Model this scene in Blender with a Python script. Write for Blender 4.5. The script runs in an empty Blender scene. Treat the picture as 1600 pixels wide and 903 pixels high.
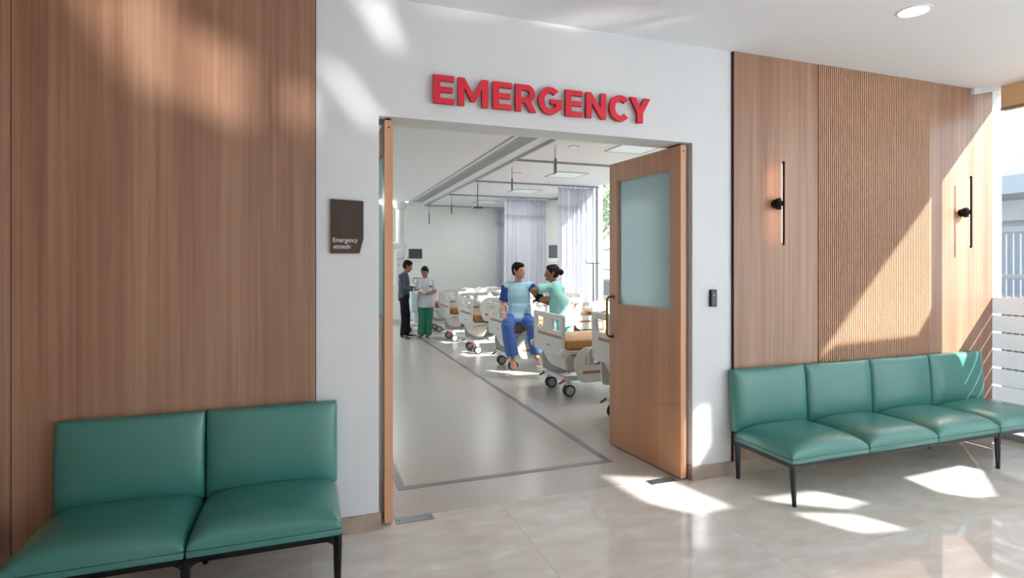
import bpy, bmesh, math, random
from mathutils import Vector, Matrix, Euler, noise
R = math.radians
SC = bpy.context.scene
COL = SC.collection

# ------------------------------------------------------------------ camera
cam_d = bpy.data.cameras.new('camera'); cam = bpy.data.objects.new('camera', cam_d); COL.objects.link(cam)
cam.location = (0, -3.48, 1.6)
cam.rotation_euler = (R(90), 0, -R(19.695))
cam_d.sensor_fit = 'HORIZONTAL'; cam_d.sensor_width = 36; cam_d.lens = 36 * 880 / 1600
cam_d.shift_y = -38.5 / 1600; cam_d.clip_start = .05; cam_d.clip_end = 400
SC.camera = cam

# ------------------------------------------------------------------ sky, sun, exposure
SUN_DIR = Vector((-1, 1.1, -1.02)).normalized()
SUN_E = 13.0
SKY_E = 2.2
WARD_LAMP = 15.0
COVE_LAMP = 75.0
w = bpy.data.worlds.new('sky'); SC.world = w; w.use_nodes = True
nt = w.node_tree; nt.nodes.clear()
o_ = nt.nodes.new('ShaderNodeOutputWorld'); bg = nt.nodes.new('ShaderNodeBackground')
tc = nt.nodes.new('ShaderNodeTexCoord'); mp = nt.nodes.new('ShaderNodeMapping'); mp.inputs['Scale'].default_value = (1.4, 1.4, 4)
nz = nt.nodes.new('ShaderNodeTexNoise'); nz.inputs['Scale'].default_value = 2.2; nz.inputs['Detail'].default_value = 6
cr = nt.nodes.new('ShaderNodeValToRGB')
cr.color_ramp.elements[0].position = .38; cr.color_ramp.elements[0].color = (.70, .80, .92, 1)
cr.color_ramp.elements[1].position = .62; cr.color_ramp.elements[1].color = (.95, .97, 1, 1)
nt.links.new(tc.outputs['Generated'], mp.inputs[0]); nt.links.new(mp.outputs[0], nz.inputs[0])
nt.links.new(nz.outputs[0], cr.inputs[0]); nt.links.new(cr.outputs[0], bg.inputs[0]); bg.inputs[1].default_value = SKY_E
nt.links.new(bg.outputs[0], o_.inputs[0])

def light(name, kind, energy, loc, rot=(0, 0, 0), color=(1, 1, 1), **k):
    d = bpy.data.lights.new(name, kind); d.energy = energy; d.color = color
    for a, v in k.items(): setattr(d, a, v)
    o = bpy.data.objects.new(name, d); COL.objects.link(o); o.location = loc; o.rotation_euler = rot
    return o
sun = light('sun', 'SUN', SUN_E, (20, -20, 20), color=(1, .965, .92), angle=R(.9))
sun.rotation_euler = SUN_DIR.to_track_quat('-Z', 'Y').to_euler()
# added spot lamp standing in for reflected sun; no cars stand outside
gl_ = light('added_glint_spot', 'SPOT', 13000, (10, -10.5, .3), color=(1, .96, .90), spot_size=R(25), spot_blend=.2, shadow_soft_size=.06)
gl_.rotation_euler = (Vector((.4, 0, 2.9)) - gl_.location).to_track_quat('-Z', 'Y').to_euler()
SC.view_settings.view_transform = 'Standard'; SC.view_settings.look = 'None'
SC.view_settings.gamma = 1; SC.view_settings.use_curve_mapping = False
SC.view_settings.exposure = 0.40
try:
    SC.cycles.use_denoising = True
    SC.cycles.max_bounces = 10; SC.cycles.diffuse_bounces = 6; SC.cycles.transparent_max_bounces = 16
    SC.cycles.sample_clamp_indirect = 6
    SC.cycles.caustics_reflective = False; SC.cycles.caustics_refractive = False
except Exception: pass

# ------------------------------------------------------------------ materials
def s2l(c): return c / 12.92 if c <= .04045 else ((c + .055) / 1.055) ** 2.4
def rgb(r, g, b): return (s2l(r / 255), s2l(g / 255), s2l(b / 255), 1)
MATS = {}
def mat(name, col, rough=.5, metal=0, spec=.5, coat=0, emit=None, es=0, bump=None):
    if name in MATS: return MATS[name]
    m = bpy.data.materials.new(name); m.use_nodes = True; b = m.node_tree.nodes['Principled BSDF']
    b.inputs['Base Color'].default_value = col; b.inputs['Roughness'].default_value = rough
    b.inputs['Metallic'].default_value = metal; b.inputs['Specular IOR Level'].default_value = spec
    b.inputs['Coat Weight'].default_value = coat
    if emit: b.inputs['Emission Color'].default_value = emit; b.inputs['Emission Strength'].default_value = es
    if bump:
        n = m.node_tree; t = n.nodes.new('ShaderNodeTexCoord'); q = n.nodes.new('ShaderNodeTexNoise'); q.inputs['Scale'].default_value = bump[0]
        q.inputs['Detail'].default_value = 3
        u = n.nodes.new('ShaderNodeBump'); u.inputs['Strength'].default_value = bump[1]; u.inputs['Distance'].default_value = .01
        n.links.new(t.outputs['Object'], q.inputs[0]); n.links.new(q.outputs[0], u.inputs['Height']); n.links.new(u.outputs[0], b.inputs['Normal'])
    MATS[name] = m; return m
def noisy(name, c1, c2, scale, rough=.5, detail=4, mapscale=(1, 1, 1), lo=.3, hi=.7, bump=0, spec=.5, c3=None):
    m = mat(name, c1, rough, spec=spec); n = m.node_tree; b = n.nodes['Principled BSDF']
    t = n.nodes.new('ShaderNodeTexCoord'); mp = n.nodes.new('ShaderNodeMapping'); mp.inputs['Scale'].default_value = mapscale
    q = n.nodes.new('ShaderNodeTexNoise'); q.inputs['Scale'].default_value = scale; q.inputs['Detail'].default_value = detail
    r = n.nodes.new('ShaderNodeValToRGB'); r.color_ramp.elements[0].position = lo; r.color_ramp.elements[0].color = c1
    r.color_ramp.elements[1].position = hi; r.color_ramp.elements[1].color = c2
    if c3: e = r.color_ramp.elements.new(min(.99, hi + .06)); e.color = c3
    n.links.new(t.outputs['Object'], mp.inputs[0]); n.links.new(mp.outputs[0], q.inputs[0]); n.links.new(q.outputs[0], r.inputs[0])
    n.links.new(r.outputs[0], b.inputs['Base Color'])
    if bump:
        u = n.nodes.new('ShaderNodeBump'); u.inputs['Strength'].default_value = bump; u.inputs['Distance'].default_value = .01
        n.links.new(q.outputs[0], u.inputs['Height']); n.links.new(u.outputs[0], b.inputs['Normal'])
    return m
def wood(name, base, dark, light_, strip=.115, rough=.42):
    """vertical grain: narrow noise across x, strips of slightly different tone"""
    m = mat(name, base, rough); n = m.node_tree; L = n.links; b = n.nodes['Principled BSDF']
    t = n.nodes.new('ShaderNodeTexCoord'); sp = n.nodes.new('ShaderNodeSeparateXYZ'); L.new(t.outputs['Object'], sp.inputs[0])
    ad = n.nodes.new('ShaderNodeMath'); ad.operation = 'ADD'; L.new(sp.outputs[0], ad.inputs[0]); L.new(sp.outputs[1], ad.inputs[1])
    dv = n.nodes.new('ShaderNodeMath'); dv.operation = 'DIVIDE'; dv.inputs[1].default_value = strip; L.new(ad.outputs[0], dv.inputs[0])
    fl = n.nodes.new('ShaderNodeMath'); fl.operation = 'FLOOR'; L.new(dv.outputs[0], fl.inputs[0])
    wn = n.nodes.new('ShaderNodeTexWhiteNoise'); wn.noise_dimensions = '1D'; L.new(fl.outputs[0], wn.inputs['W'])
    m1 = n.nodes.new('ShaderNodeMapping'); m1.inputs['Scale'].default_value = (38, 38, .7); L.new(t.outputs['Object'], m1.inputs[0])
    q1 = n.nodes.new('ShaderNodeTexNoise'); q1.inputs['Scale'].default_value = 1; q1.inputs['Detail'].default_value = 5; L.new(m1.outputs[0], q1.inputs[0])
    m2 = n.nodes.new('ShaderNodeMapping'); m2.inputs['Scale'].default_value = (7, 7, .35); L.new(t.outputs['Object'], m2.inputs[0])
    q2 = n.nodes.new('ShaderNodeTexNoise'); q2.inputs['Scale'].default_value = 1; q2.inputs['Detail'].default_value = 3; L.new(m2.outputs[0], q2.inputs[0])
    a = n.nodes.new('ShaderNodeMath'); a.operation = 'MULTIPLY_ADD'; a.inputs[1].default_value = .55; L.new(q1.outputs[0], a.inputs[0])
    a2 = n.nodes.new('ShaderNodeMath'); a2.operation = 'MULTIPLY_ADD'; a2.inputs[1].default_value = .35; L.new(q2.outputs[0], a2.inputs[0])
    a3 = n.nodes.new('ShaderNodeMath'); a3.operation = 'MULTIPLY'; a3.inputs[1].default_value = .16; L.new(wn.outputs['Value'], a3.inputs[0])
    L.new(a3.outputs[0], a2.inputs[2]); L.new(a2.outputs[0], a.inputs[2])
    r = n.nodes.new('ShaderNodeValToRGB'); r.color_ramp.elements[0].position = .32; r.color_ramp.elements[0].color = dark
    r.color_ramp.elements[1].position = .74; r.color_ramp.elements[1].color = light_; e = r.color_ramp.elements.new(.52); e.color = base
    L.new(a.outputs[0], r.inputs[0]); L.new(r.outputs[0], b.inputs['Base Color'])
    return m
def glass_mat(name, tint=(1, 1, 1, 1), refl=1.0):
    m = bpy.data.materials.new(name); m.use_nodes = True; n = m.node_tree; n.nodes.clear()
    o = n.nodes.new('ShaderNodeOutputMaterial'); mx = n.nodes.new('ShaderNodeMixShader'); tr = n.nodes.new('ShaderNodeBsdfTransparent')
    tr.inputs[0].default_value = tint; gl = n.nodes.new('ShaderNodeBsdfGlossy'); gl.inputs['Roughness'].default_value = .01
    lw = n.nodes.new('ShaderNodeLayerWeight'); lw.inputs[0].default_value = .5
    pw = n.nodes.new('ShaderNodeMath'); pw.operation = 'POWER'; pw.inputs[1].default_value = 5; n.links.new(lw.outputs['Facing'], pw.inputs[0])
    fr = n.nodes.new('ShaderNodeMath'); fr.operation = 'MULTIPLY_ADD'; fr.inputs[1].default_value = .55 * refl; fr.inputs[2].default_value = .04 * refl; n.links.new(pw.outputs[0], fr.inputs[0])
    n.links.new(fr.outputs[0], mx.inputs[0]); n.links.new(tr.outputs[0], mx.inputs[1]); n.links.new(gl.outputs[0], mx.inputs[2])
    n.links.new(mx.outputs[0], o.inputs[0]); MATS[name] = m; return m
def film_mat(name, col, trans=.75, gloss=.06):
    """frosted film / sheer cloth: diffuse + translucent"""
    m = bpy.data.materials.new(name); m.use_nodes = True; n = m.node_tree; n.nodes.clear()
    o = n.nodes.new('ShaderNodeOutputMaterial'); a = n.nodes.new('ShaderNodeMixShader'); d = n.nodes.new('ShaderNodeBsdfDiffuse'); t = n.nodes.new('ShaderNodeBsdfTranslucent')
    g = n.nodes.new('ShaderNodeBsdfGlossy'); g.inputs['Roughness'].default_value = .12; b = n.nodes.new('ShaderNodeMixShader'); b.inputs[0].default_value = gloss
    d.inputs[0].default_value = col; t.inputs[0].default_value = col; a.inputs[0].default_value = trans
    n.links.new(d.outputs[0], a.inputs[1]); n.links.new(t.outputs[0], a.inputs[2]); n.links.new(a.outputs[0], b.inputs[1]); n.links.new(g.outputs[0], b.inputs[2])
    n.links.new(b.outputs[0], o.inputs[0]); MATS[name] = m; return m

WHITE = noisy('white_paint', rgb(222, 223, 227), rgb(226, 227, 230), 3, .6)
WARDW = mat('ward_wall_paint', rgb(226, 230, 224), .6)
CEIL = mat('ceiling_paint', rgb(232, 234, 238), .7)
WOOD = wood('oak_veneer', rgb(160, 119, 95), rgb(134, 94, 72), rgb(182, 145, 121))
WOOD.node_tree.nodes['Principled BSDF'].inputs['Coat Weight'].default_value = .5; WOOD.node_tree.nodes['Principled BSDF'].inputs['Coat Roughness'].default_value = .35
SLATW = wood('oak_slat', rgb(204, 164, 134), rgb(184, 144, 116), rgb(220, 186, 158), strip=.02)
BACKW = mat('slat_backing', rgb(84, 56, 44), .7)
DOORW = wood('door_veneer', rgb(188, 138, 104), rgb(174, 124, 92), rgb(200, 152, 118), strip=.3, rough=.4)
DOOREDGE = wood('door_edge_veneer', rgb(212, 158, 122), rgb(200, 146, 110), rgb(222, 170, 134), strip=.3, rough=.4)
DARK = mat('dark_gap', rgb(40, 28, 24), .8)
MARBLE = noisy('polished_marble', rgb(214, 204, 196), rgb(230, 223, 217), 3.6, .05, 12, (1, 2.4, 1), .30, .62, spec=.75, c3=rgb(240, 235, 230))
MARBLED = noisy('marble_skirting', rgb(158, 138, 122), rgb(178, 160, 146), 6, .2, 8, (1, 1, 1), .35, .66)
VINYL = noisy('ward_vinyl', rgb(184, 177, 170), rgb(202, 196, 189), 60, .26, 3, (1, 1, 1), .3, .7)
TAPE = noisy('inlay_grey', rgb(122, 120, 120), rgb(140, 138, 138), 40, .35)
TEAL = mat('teal_leather', rgb(60, 127, 119), .32, spec=.7, coat=.15, bump=(260, .08))
TEALD = mat('teal_piping', rgb(14, 46, 40), .5)
BLK = mat('black_metal', rgb(22, 22, 25), .35, metal=.6)
GUN = mat('dark_frame_metal', rgb(62, 62, 68), .32, metal=.8)
BLKP = mat('black_plastic', rgb(24, 24, 26), .4)
RED = mat('red_letter', rgb(224, 32, 56), .35)
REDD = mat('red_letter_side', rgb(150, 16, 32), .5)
SIGNB = mat('sign_brown', rgb(66, 48, 40), .45)
SIGNT = mat('sign_lettering', rgb(225, 218, 210), .5)
BRASS = mat('brass', rgb(150, 118, 60), .3, metal=1)
STEEL = mat('brushed_steel', rgb(150, 154, 156), .3, metal=.9)
FILMV = film_mat('frosted_band_film', rgb(206, 209, 212), .55, .05)
FROST = film_mat('frosted_glass', rgb(200, 224, 224), .55, .10)
FILM = film_mat('added_cutout_film', rgb(236, 240, 242), .80, .04)
GLASS = glass_mat('clear_glass', (.97, .99, .99, 1))
CLOTH = film_mat('curtain_cloth', rgb(238, 239, 244), .42, .0)
NETC = film_mat('curtain_net', rgb(232, 234, 240), .55, .0)
BEDP = mat('bed_plastic', rgb(206, 203, 196), .35)
BEDF = mat('bed_frame_paint', rgb(205, 208, 208), .4)
BEDG = mat('bed_cover_grey', rgb(186, 196, 194), .4)
STRIP = mat('bed_brown_strip', rgb(160, 108, 76), .4)
MATT = mat('mattress_tan', rgb(180, 130, 76), .5, bump=(30, .15))
SHEET = mat('white_sheet', rgb(232, 232, 234), .8, bump=(14, .8))
TYRE = mat('tyre_rubber', rgb(34, 38, 40), .5)
HUB = mat('caster_hub', rgb(170, 174, 174), .4)
PRED = mat('pedal_red', rgb(196, 40, 48), .4)
PGRN = mat('pedal_green', rgb(30, 120, 70), .4)
MONB = mat('monitor_body', rgb(58, 58, 60), .4)
SCREEN = mat('monitor_screen', rgb(70, 70, 68), .2)
EQW = mat('equipment_white', rgb(214, 216, 214), .4)
BLIND = mat('blind_fabric', rgb(222, 192, 146), .7)
LEDW = mat('led_white', rgb(255, 255, 255), .5, emit=(1, .97, .92, 1), es=9)
LEDC = mat('cove_led', rgb(255, 255, 255), .5, emit=(1, .99, .96, 1), es=5)
WARM = mat('warm_led', rgb(255, 190, 150), .5, emit=(1, .52, .30, 1), es=14)
LENS = mat('panel_lens', rgb(222, 230, 234), .5, emit=(.9, .96, 1, 1), es=.12)
ALU = mat('aluminium', rgb(176, 180, 184), .4, metal=.5)
GROOVE = mat('ceiling_groove', rgb(150, 153, 157), .6)
PFRAME = mat('panel_frame', rgb(168, 172, 176), .5)

# ------------------------------------------------------------------ mesh helpers
def link(name, data, parent=None):
    o = bpy.data.objects.new(name, data); COL.objects.link(o)
    if parent: o.parent = parent
    return o
def obj(name, bm, m, parent=None, smooth=False, kind=None, label=None, autos=None):
    me = bpy.data.meshes.new(name)
    if isinstance(bm, bpy.types.Mesh): me = bm
    else:
        bmesh.ops.recalc_face_normals(bm, faces=bm.faces); bm.to_mesh(me); bm.free()
    me.materials.clear(); me.materials.append(m)
    if smooth: me.polygons.foreach_set('use_smooth', [True] * len(me.polygons))
    if autos:
        try: me.set_sharp_from_angle(angle=R(autos))
        except Exception: pass
    o = link(name, me, parent)
    if kind: o['kind'] = kind
    if label: o['label'] = label
    return o
def tag(o, label, cat=None, group=None, kind=None):
    if label: o['label'] = label
    if cat: o['category'] = cat
    if group: o['group'] = group
    if kind: o['kind'] = kind
    return o
def thing(name, label, cat, loc=(0, 0, 0), rz=0, group=None):
    o = bpy.data.objects.new(name, None); COL.objects.link(o); o.location = loc; o.rotation_euler = (0, 0, rz); o.empty_display_size = .1
    return tag(o, label, cat, group)
def struct(name, bm, m, label=None, parent=None):
    return obj(name, bm, m, parent, kind=None if parent else 'structure', label=label)
def box(bm, x0, x1, y0, y1, z0, z1, bev=0, seg=2, rot=None, piv=None):
    r = bmesh.ops.create_cube(bm, size=1); vs = r['verts']
    for v in vs: v.co = Vector(((x0 + x1) / 2 + v.co.x * (x1 - x0), (y0 + y1) / 2 + v.co.y * (y1 - y0), (z0 + z1) / 2 + v.co.z * (z1 - z0)))
    if bev:
        es = set(e for v in vs for e in v.link_edges)
        rr = bmesh.ops.bevel(bm, geom=list(es), offset=bev, segments=seg, affect='EDGES', profile=.5)
        vs = list(set(v for f in rr['faces'] for v in f.verts) | set(v for v in vs if v.is_valid))
    if rot:
        p = Vector(piv or ((x0 + x1) / 2, (y0 + y1) / 2, (z0 + z1) / 2)); bmesh.ops.rotate(bm, cent=p, matrix=Euler(rot).to_matrix(), verts=vs)
    return bm
def B(*a, **k): return box(bmesh.new(), *a, **k)
def frame_axes(d, side=None):
    d = d.normalized()
    s = Vector(side) if side is not None else (Vector((0, 0, 1)) if abs(d.z) < .9 else Vector((1, 0, 0)))
    s = (s - d * s.dot(d)); s.normalize() if s.length > 1e-6 else None
    return s, d.cross(s)
def tube(bm, pts, ra, n=8, rb=None, side=None, cap=0):
    """loft of ellipses along pts; cap>0 rounds the ends"""
    pts = [Vector(p) for p in pts]; N = len(pts)
    ra = list(ra) if hasattr(ra, '__len__') else [ra] * N
    rb = ra if rb is None else (list(rb) if hasattr(rb, '__len__') else [rb] * N)
    T = []
    for i in range(N):
        a = pts[max(0, i - 1)]; b = pts[min(N - 1, i + 1)]; T.append((b - a).normalized())
    seq = [(pts[i], T[i], ra[i], rb[i]) for i in range(N)]
    if cap:
        h = []
        for k in (1, 2, 3):
            th = k * math.pi / 8; r_ = (ra[0] + rb[0]) / 2 * cap
            h.append((pts[0] - T[0] * r_ * math.sin(th * 1.3 if th * 1.3 < 1.57 else 1.57), T[0], ra[0] * math.cos(th), rb[0] * math.cos(th)))
        t = []
        for k in (1, 2, 3):
            th = k * math.pi / 8; r_ = (ra[-1] + rb[-1]) / 2 * cap
            t.append((pts[-1] + T[-1] * r_ * math.sin(th * 1.3 if th * 1.3 < 1.57 else 1.57), T[-1], ra[-1] * math.cos(th), rb[-1] * math.cos(th)))
        seq = h[::-1] + seq + t
    rings = []; s_prev = side
    for (p, d, a, b) in seq:
        s, u = frame_axes(d, s_prev); 
        if side is None: s_prev = s
        rings.append([bm.verts.new(p + s * a * math.cos(2 * math.pi * k / n) + u * b * math.sin(2 * math.pi * k / n)) for k in range(n)])
    for i in range(len(rings) - 1):
        for k in range(n): bm.faces.new((rings[i][k], rings[i][(k + 1) % n], rings[i + 1][(k + 1) % n], rings[i + 1][k]))
    bm.faces.new(rings[0][::-1]); bm.faces.new(rings[-1])
    return bm
def Tb(*a, **k): return tube(bmesh.new(), *a, **k)
def ell(bm, c, r, rot=None, u=16, v=10):
    q = bmesh.ops.create_uvsphere(bm, u_segments=u, v_segments=v, radius=1)['verts']
    Mx = Matrix.Translation(Vector(c)) @ (Euler(rot).to_matrix().to_4x4() if rot else Matrix()) @ Matrix.Diagonal((r[0], r[1], r[2], 1))
    bmesh.ops.transform(bm, matrix=Mx, verts=q); return bm
def cyl(bm, p0, p1, r, n=20): return tube(bm, [p0, p1], r, n)
def rpoly(pts, rad=.02, seg=4):
    """polygon with rounded corners"""
    out = []; N = len(pts); rad = rad if hasattr(rad, '__len__') else [rad] * N
    for i, p in enumerate(pts):
        p = Vector(p).to_2d(); a = Vector(pts[i - 1]).to_2d(); b = Vector(pts[(i + 1) % N]).to_2d(); r = rad[i]
        if r <= 0: out.append(tuple(p)); continue
        da = (a - p); db = (b - p); r = min(r, da.length * .48, db.length * .48); p0 = p + da.normalized() * r; p1 = p + db.normalized() * r
        for k in range(seg + 1):
            t = k / seg; out.append(tuple(p0 * (1 - t) ** 2 + p * 2 * t * (1 - t) + p1 * t * t))
    return out
def plate(polys, thick, mx=None, bev=0):
    """filled 2D outlines (first outer, others holes) extruded +-thick/2 along local Z; returns mesh"""
    cu = bpy.data.curves.new('outline', 'CURVE'); cu.dimensions = '2D'; cu.fill_mode = 'BOTH'; cu.extrude = max(thick / 2 - bev, 0); cu.bevel_depth = bev; cu.bevel_resolution = 1; cu.offset = -bev
    for P in polys:
        sp = cu.splines.new('POLY'); sp.points.add(len(P) - 1)
        for q, p in zip(sp.points, P): q.co = (p[0], p[1], 0, 1)
        sp.use_cyclic_u = True
    o = bpy.data.objects.new('outline', cu); COL.objects.link(o)
    bpy.context.view_layer.update()
    me = bpy.data.meshes.new_from_object(o.evaluated_get(bpy.context.evaluated_depsgraph_get()))
    bpy.data.objects.remove(o); bpy.data.curves.remove(cu)
    if mx is not None: me.transform(mx)
    return me
XZ = Matrix(((1, 0, 0, 0), (0, 0, -1, 0), (0, 1, 0, 0), (0, 0, 0, 1)))       # plane x,y -> X,Z  (normal -Y)
YZ = Matrix(((0, 0, 1, 0), (1, 0, 0, 0), (0, 1, 0, 0), (0, 0, 0, 1)))        # plane x,y -> Y,Z  (normal +X)
def at(mx, loc): return Matrix.Translation(Vector(loc)) @ mx
def copy_tree(o, parent=None):
    c = o.copy(); COL.objects.link(c)
    if parent: c.parent = parent
    for ch in list(CH.get(o.name, [])) or [x for x in o.children]: copy_tree(ch, c)
    return c
CH = {}

# ------------------------------------------------------------------ LOBBY SHELL
H = 3.22; OX0, OX1, OH = .39, 2.667, 2.5; GX = 6.03
bm = bmesh.new()
box(bm, -1.6, OX0, 0, .2, 0, 4.4); box(bm, OX1, 6.2, 0, .2, 0, 4.4); box(bm, OX0, OX1, 0, .2, OH, 4.4)
wall_front = struct('wall_front', bm, WHITE, 'white painted wall around the wide ward entrance')
bm = bmesh.new(); box(bm, -1.6, OX0 - .0, .2, .24, 0, 3.3); box(bm, OX1, 6.0, .2, .24, 0, 3.3); box(bm, OX0, OX1, .2, .24, OH, 3.3)
struct('wall_ward_front', bm, WARDW, 'ward side of the entrance wall')
floor = struct('floor', B(-3, 6.2, -8.2, .1, -.12, -.004), MARBLED, 'polished beige marble lobby floor')
sx, sy = 1.2, 1.2
sl = {}
random.seed(3)
y = .1
while y > -8:
    y2 = max(y - sy, -8.1); x = -2.4
    while x < 6.03:
        x2 = min(x + sx, 6.2); k = (round(x2 - x, 3), round(y - y2, 3))
        if k not in sl:
            b_ = bmesh.new(); g = .0008
            q = box(b_, -k[0] / 2 + g, k[0] / 2 - g, -k[1] / 2 + g, k[1] / 2 - g, -.004, 0)
            me = bpy.data.meshes.new('marble_slab'); bmesh.ops.recalc_face_normals(b_, faces=b_.faces); b_.to_mesh(me); b_.free(); me.materials.append(MARBLE); sl[k] = me
        s = link('marble_slab', sl[k], floor); s.location = ((x + x2) / 2, (y + y2) / 2, 0)
        x = x2
    y = y2
ward_floor = struct('floor_ward', B(-3, 6, .1, 12.3, -.12, 0), VINYL, 'grey vinyl floor of the ward')
def strip_quad(x0, y0, x1, y1, wd):
    d = Vector((x1 - x0, y1 - y0, 0)).normalized(); n_ = Vector((-d.y, d.x, 0)) * wd / 2
    b_ = bmesh.new(); vs = []
    for z in (.0, .0015):
        for p in ((x0, y0, 0), (x1, y1, 0)):
            for s in (-1, 1): vs.append(b_.verts.new(Vector(p) + n_ * s + Vector((0, 0, z))))
    for f in ((0, 1, 3, 2), (4, 6, 7, 5), (0, 4, 5, 1), (2, 3, 7, 6), (0, 2, 6, 4), (1, 5, 7, 3)): b_.faces.new([vs[i] for i in f])
    return b_
for a in ((.585, .57, 2.31, .57, .065), (2.28, .60, 2.24, 11.9, .06), (.61, .60, .58, 11.9, .06)):
    obj('inlay_strip', strip_quad(*a), TAPE, ward_floor)

bm = B(-2.5, 6.2, -2.9, .0, H, H + .18)
struct('ceiling', bm, CEIL, 'white lobby ceiling')
struct('ceiling_high', B(-2.5, 6.2, -8.2, -2.9, 4.4, 4.55), CEIL, 'higher ceiling over the lobby entrance')
struct('trim_1', B(-2.5, 6.03, -2.9, -2.8, H, 4.4), CEIL, 'ceiling step')
# wedge shaped soffit at the window end
bm = bmesh.new(); vv = [bm.verts.new((x, y_, z)) for y_ in (-.055, -.023) for x, z in ((5.72, 3.155), (6.03, H), (5.72, H))]
for f in ((0, 1, 2), (3, 5, 4), (0, 3, 4, 1), (1, 4, 5, 2), (2, 5, 3, 0)): bm.faces.new([vv[i] for i in f])
struct('trim_2', bm, CEIL, 'small wedge soffit between ceiling and glazing')

# wood panelling
def panel(x0, x1, z0, name='wood_panel'): return obj(name, B(x0, x1, -.022, 0, z0, H - .001, bev=.0015, seg=1), WOOD, wall_front)
panel(-1.4, .026, 0); panel(3.028, 3.868, .1); panel(5.176, 6.03, .0)
obj('shadow_gap', B(.026, .031, -.018, 0, 0, H - .001), DARK, wall_front)
obj('shadow_gap', B(3.021, 3.028, -.018, 0, .1, H - .001), DARK, wall_front)
fl = obj('fluted_panel', B(3.868, 5.176, -.012, 0, 0, H - .001), BACKW, wall_front)
ns = 62; pitch = (5.174 - 3.870) / ns
b_ = bmesh.new(); P = rpoly([(-.0058, -.030), (.0058, -.030), (.0058, -.010), (-.0058, -.010)], [.004, .004, 0, 0], 2)
lo = [b_.verts.new((p[0], p[1], .001)) for p in P]; hi = [b_.verts.new((p[0], p[1], H - .002)) for p in P]
for i in range(len(P)): b_.faces.new((lo[i], lo[(i + 1) % len(P)], hi[(i + 1) % len(P)], hi[i]))
b_.faces.new(lo[::-1]); b_.faces.new(hi)
s0 = obj('slat', b_, SLATW, fl); s0.location.x = 3.870 + pitch / 2
for i in range(1, ns):
    s = s0.copy(); COL.objects.link(s); s.location.x = 3.870 + pitch * (i + .5)
# return wall, wood, towards the camera at the far end of the teal bench
wl = struct('wall_left', B(-1.6, -1.41, -8.2, 0, 0, 4.4), WHITE, 'lobby side wall')
obj('wood_panel', B(-1.41, -1.396, -3.0, -.022, 0, H - .001), WOOD, wl)
obj('shadow_gap', B(-1.3965, -1.3925, -.0225, -.0215, 0, H - .001), DARK, wl)
# baseboards
bm = bmesh.new(); box(bm, .031, OX0 + .012, -.014, .0, 0, .1); box(bm, OX0, OX0 + .012, .0, .2, 0, .1)
box(bm, OX1 - .012, 3.868, -.014, 0, 0, .1); box(bm, OX1 - .012, OX1, 0, .2, 0, .1)
struct('baseboard_front', bm, MARBLED, 'beige marble skirting')

# ------------------------------------------------------------------ SIDE GLAZING (X = 6.03)
bm = bmesh.new()
box(bm, GX - .03, GX + .05, -8.1, 0, 0, .06); box(bm, GX - .03, GX + .05, -8.1, 0, 4.3, 4.4)
for y in (-.905, -2.95, -5.2, -8.1):
    box(bm, GX - .03, GX + .05, y, y + .07, .06, 4.3)
win = struct('window_1', bm, ALU, 'glazed side of the lobby')
for y0, y1 in ((-.835, -.001), (-2.88, -.905), (-5.13, -2.95), (-8.03, -5.2)):
    obj('pane', B(GX, GX + .01, y0, y1, .06, 4.3), GLASS, win)
# frosted film bands on the first pane, clear gaps between
zs = [(.08, .465), (.48, .63), (.645, .80), (.815, .96), (.975, 1.125), (1.14, 1.29)]
for z0, z1 in zs: obj('frosted_band', B(GX - .004, GX - .001, -.835, -.001, z0, z1), FILMV, win)
# unseen film added on the other panes; its cut-outs shape the lobby sun patches
def cut(P): return P
outer = [(-8.03, .08), (-.906, .08), (-.906, 4.29), (-8.03, 4.29)]
holes = [
    [(-.935, 2.05), (-.935, 3.6), (-2.42, 3.6), (-2.42, 3.05), (-2.2, 2.96), (-1.15, 2.02)],
    [(-1.74, 1.18), (-2.51, 1.86), (-2.95, 1.92), (-2.66, 1.60), (-1.80, 1.13)],
    [(-3.90, 3.20), (-3.41, 2.73), (-3.47, 2.56), (-3.75, 2.80)],
    [(-4.10, 3.16), (-3.86, 2.80), (-3.97, 2.70), (-4.25, 3.0)],
    [(-4.03, 4.0), (-3.80, 3.62), (-4.22, 3.50), (-4.53, 3.78), (-4.50, 3.95)],
    # low cut-outs: made to shape the added spot's beam into patches indoors
    [(-6.760, 1.262), (-6.622, 1.335), (-6.612, 1.12), (-6.655, 1.11)],
    [(-6.602, 1.275), (-6.475, 1.242), (-6.470, 1.09), (-6.597, 1.115)],
    [(-6.300, 1.287), (-6.278, 1.305), (-6.151, 1.190), (-6.185, 1.178)],
    [(-6.21, 1.481), (-6.158, 1.51), (-6.105, 1.41), (-6.131, 1.381)],
    [(-6.381, 1.225), (-6.335, 1.223), (-6.335, 1.126), (-6.381, 1.132)],
    [(-6.073, 1.53), (-5.879, 1.595), (-5.724, 1.64), (-5.949, 1.563)],
    [(-5.694, 1.652), (-5.529, 1.721), (-5.352, 1.768), (-5.507, 1.695)],
    [(-5.291, 1.771), (-5.272, 1.804), (-5.108, 1.837), (-5.156, 1.793)],
    [(-3.69, 3.90), (-3.56, 3.86), (-3.54, 3.52), (-3.69, 3.50)],
]
me = plate([outer] + holes, .003, at(YZ, (GX - .003, 0, 0)))
obj('frosted_band', me, FILM, win)  # added light-shaping sheet, unlike the bands on the first pane
# sun-control blind box at the window head
bl = thing('roller_blind', 'beige roller blind pulled up at the head of the side glazing', 'blind', (GX - .08, -.15, 3.0))
obj('fabric_roll', B(-.03, .03, -.67, 0, .02, H - 3.0, bev=.004), BLIND, bl)
obj('bottom_bar', B(-.034, .034, -.67, .0, 0, .02), mat('blind_bar', rgb(150, 128, 100), .5), bl)
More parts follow.
